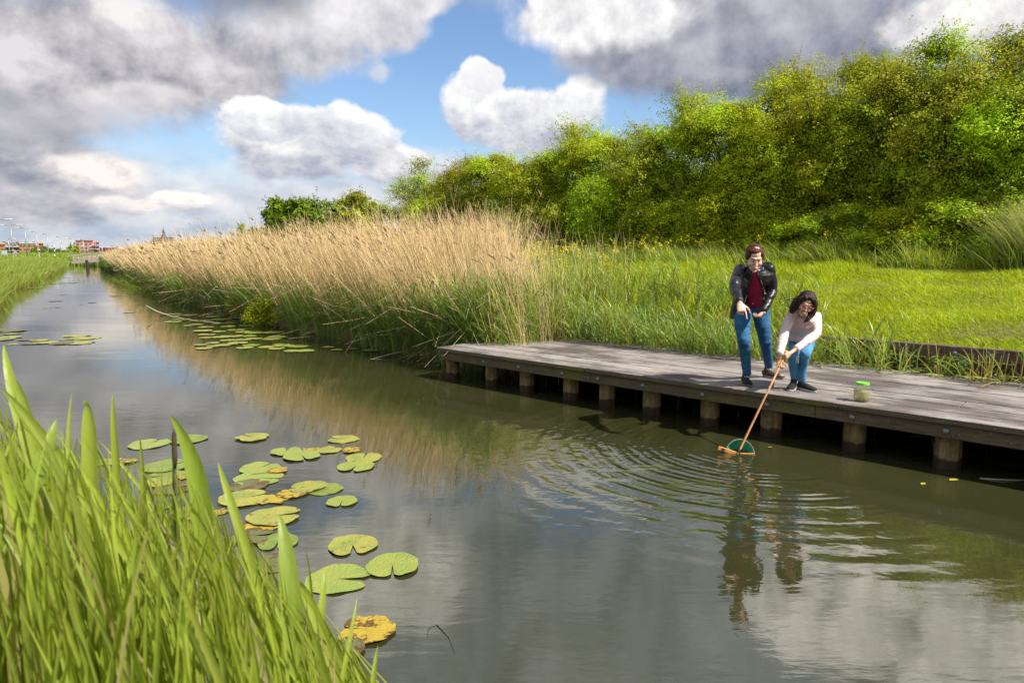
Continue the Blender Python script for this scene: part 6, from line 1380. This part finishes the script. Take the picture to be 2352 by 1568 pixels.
    # small trees and the clipped hedge by the road
    for x, yt, Y, w, v, lb in ((740, 885, 300, 1.0, 0, 'round young tree in front of the orange apartment block'), (900, 830, 320, 1.05, 1, 'dark tree at the right end of the orange apartment block'), (1130, 880, 330, .9, 0, 'dark green tree right of the little orange house'), (1285, 890, 310, .8, 0, 'single green tree between the lamps'),
                            (1490, 860, 330, .9, 2, 'bare-looking slim tree left of the pink building'), (1600, 800, 325, .9, 2, 'taller thin tree against the left gallery of the pink building'), (1690, 835, 322, .7, 2, 'thin tree in front of the pink building corner'), (90, 890, 330, .7, 0, 'small tree at the left edge before the orange block'), (1420, 950, 345, 1.1, 1, 'low dark tree behind the single green one')):
        cm, tm = FAR[v]; P = at(*z3(x, yt), Y); P0 = np.array([P[0], Y, gz]); sz = (P[2]-gz)/(9.3, 8.9, 10)[v]; plant('tree', cm, tm, P0, x, (w*sz*1.25, w*sz*1.25, sz), lb, 'tree', 'small trees along the far road')
    rb = RB(); n = 9000; a = at(*z3(520, 1080), 300); b = at(*z3(3000, 1080), 300); u = RS.rand(n)**.8; B = a*(1-u)[:, None]+b*u[:, None]; B[:, 1] = 300+RS.rand(n)*3; B[:, 2] = gz+RS.rand(n)*1.15; d = unit(RS.normal(size=(n, 3))+[0, 0, .5])
    rb.add(ribbons(B, d, np.full(n, .5), np.full(n, .4), np.zeros((n, 3)), rside(n, d), 1, [1, .5]), jit((.13, .12, .025), n)); o = rb.build('clipped_hedge', M['grass']); tag(o, 'long low brownish green hedge along the far road', 'hedge')
    # footbridge -----------------------------------------------------
    gw = wood('bridge_wood', (.30, .25, .21), (.52, .46, .40), (.2, 1, 1), .9, 8); Y = 96.; root = empty('footbridge', at(200, 600, Y), 'grey wooden footbridge with zigzag truss railings across the canal', 'footbridge')
    Zb = lambda x, y, dy=0.: at(x, y, Y+dy)
    def beam(nm, p, q, w, h):
        mb = MB(); d = unit(q-p); s_ = unit(np.cross([0, 0, 1.], d)); mb.box((p+q)/2, (np.linalg.norm(q-p)/2, w/2, h/2), np.array([d, s_, np.cross(d, s_)])); return mb.build(nm, gw, root)
    for dy in (0, 1.6):
        beam('deck_beam', Zb(166, 602.5, dy), Zb(262, 595.5, dy), .14, .34); beam('handrail', Zb(152, 588.2, dy), Zb(200, 583.2, dy), .12, .16); beam('handrail', Zb(200, 583.2, dy), Zb(262, 580.8, dy), .12, .16); beam('mid_rail', Zb(166, 595, dy), Zb(262, 589.5, dy), .08, .08)
        xs = np.linspace(166, 258, 9)
        for i in range(8):
            yt = lambda x: np.interp(x, [152, 200, 262], [588.2, 583.2, 580.8]); yb = lambda x: np.interp(x, [166, 262], [602, 595.3]); a, b = (xs[i], xs[i+1])
            beam('brace', Zb(a, yt(a), dy), Zb((a+b)/2, yb((a+b)/2), dy), .10, .13); beam('brace', Zb((a+b)/2, yb((a+b)/2), dy), Zb(b, yt(b), dy), .10, .13)
    a, b = Zb(164, 601.5, .8), Zb(262, 594.8, .8); d = unit(b-a); mb = MB(); mb.box((a+b)/2, (np.linalg.norm(b-a)/2, .8, .05), np.array([d, unit(np.cross([0, 0, 1.], d)), np.cross(d, unit(np.cross([0, 0, 1.], d)))])); mb.build('walkway', gw, root)
    pm_ = simple('tarred_post', (.03, .026, .024), .8)
    for x, yt in ((200, 597), (243, 595.5)):
        for dy in (0, 1.6): p = Zb(x, yt, dy); mb = MB(); mb.tube([(p[0], p[1], -.6), (p[0], p[1], p[2])], .20, 10); mb.build('post', pm_, root)
    # signs ------------------------------------------------------------
    red = simple('sign_red', (.55, .02, .025), .5); wh = simple('sign_white', (.8, .8, .8), .5); bk = simple('sign_black', (.02, .02, .02), .5); pole = simple('sign_pole', (.4, .4, .4), .5)
    def sign_pole(root, x, y0, y1, Y, r=.06): a, b = at(*z3(x, y0), Y), at(*z3(x+(y1-y0)*.07, y1), Y); b[2] = min(b[2], gz); b[0] = a[0]; mb = MB(); mb.tube([b, a], r, 8); mb.build('pole', pole, root)
    def tri(root, x, y, w, Y, bang=True, face=-1):
        c = at(*z3(x, y), Y); k = w/9.603/FPX*Y/2
        def T(s_, th, yy, m, nm, par):
            V = [(c[0]+q[0]*s_*k, yy, c[2]+q[1]*s_*k) for q in ((-1, -.62), (1, -.62), (0, 1.12))]; V = V+[(x_, y_+th, z_) for x_, y_, z_ in V]; mb = MB(); mb.add(V, [(0, 1, 2), (5, 4, 3), (0, 3, 4, 1), (1, 4, 5, 2), (2, 5, 3, 0)]); return mb.build(nm, m, par)
        p = T(1., .05, Y, red if face < 0 else simple('sign_back', (.45, .45, .46), .5), 'triangle', root)
        if face < 0: T(.68, .02, Y-.03, wh, 'white_field', p)
        if bang: mb = MB(); mb.box((c[0], Y-.05, c[2]+k*.12), (k*.09, .012, k*.28)); mb.box((c[0], Y-.05, c[2]-k*.3), (k*.09, .012, k*.08)); mb.build('exclamation_mark', bk, p)
    Y = 95; R = empty('warning_sign', (at(*z3(848, 900), Y)[0], Y, gz-.4), 'red bordered triangular warning sign with black exclamation mark on a pole', 'road sign'); tri(R, 848, 915, 105, Y); sign_pole(R, 858, 950, 1110, Y+.1)
    Y = 112; c = at(*z3(287, 938), Y); R = empty('speed_sign', (c[0], Y, gz-.2), 'round red bordered speed limit sign reading 70 left of the warning sign', 'road sign'); k = 30/9.603/FPX*Y
    mb = MB(); mb.loft([(c, np.array([k, 0, 0]), np.array([0, 0, k])), (c+[0, .05, 0], np.array([k, 0, 0]), np.array([0, 0, k]))], 28); d = mb.build('disc', red, R); mb = MB(); mb.loft([(c-[0, .03, 0], np.array([k*.76, 0, 0]), np.array([0, 0, k*.76])), (c-[0, .005, 0], np.array([k*.76, 0, 0]), np.array([0, 0, k*.76]))], 28); mb.build('white_field', wh, d)
    tx = bpy.data.curves.new('numerals', 'FONT'); tx.body = '70'; tx.size = k*1.15; tx.align_x = 'CENTER'; tx.align_y = 'CENTER'; tx.extrude = .012; tx.materials.append(bk); to0 = bpy.data.objects.new('numerals', tx); COL.objects.link(to0); dg = bpy.context.evaluated_depsgraph_get(); tme = bpy.data.meshes.new_from_object(to0.evaluated_get(dg)); bpy.data.objects.remove(to0); to = bpy.data.objects.new('numerals', tme); COL.objects.link(to); to.parent = R; to.location = tuple(c-[0, .06, 0]-wl(R)); to.rotation_euler = (math.pi/2, 0, 0)
    sign_pole(R, 285, 965, 1050, Y+.1)
    Y = 118; R = empty('warning_sign', (at(*z3(335, 980), Y)[0], Y, gz-.2), 'grey back of a triangular sign right beside the speed limit sign', 'road sign'); tri(R, 335, 978, 90, Y, False, 1); sign_pole(R, 340, 990, 1055, Y+.1)
    Y = 120; R = empty('signpost', (at(*z3(1205, 900), Y)[0], Y, gz-.3), 'white finger signpost with red lettering on a black and white pole', 'signpost'); panel('finger_board', wh, R, 1110, 822, 1190, 850, Y, .06); mb = MB()
    for k in range(6): panel('pole_band', wh if k % 2 == 0 else bk, R, 1199+k*1.5, 815+k*50, 1213+k*1.5, 865+k*50, Y+.1, .14)
    for k in range(5): panel('lettering', red, R, 1118+k*14, 832, 1127+k*14, 840, Y-.07, .02)
    Y = 125; R = empty('information_board', (at(*z3(95, 980), Y)[0], Y, gz-.2), 'pale blue-white back of a board on posts at the left edge', 'board'); panel('board', simple('pale_board', (.5, .53, .58), .6), R, 35, 935, 160, 1030, Y, .08)
    for x in (50, 145): sign_pole(R, x, 935, 1060, Y+.2)
build_far()
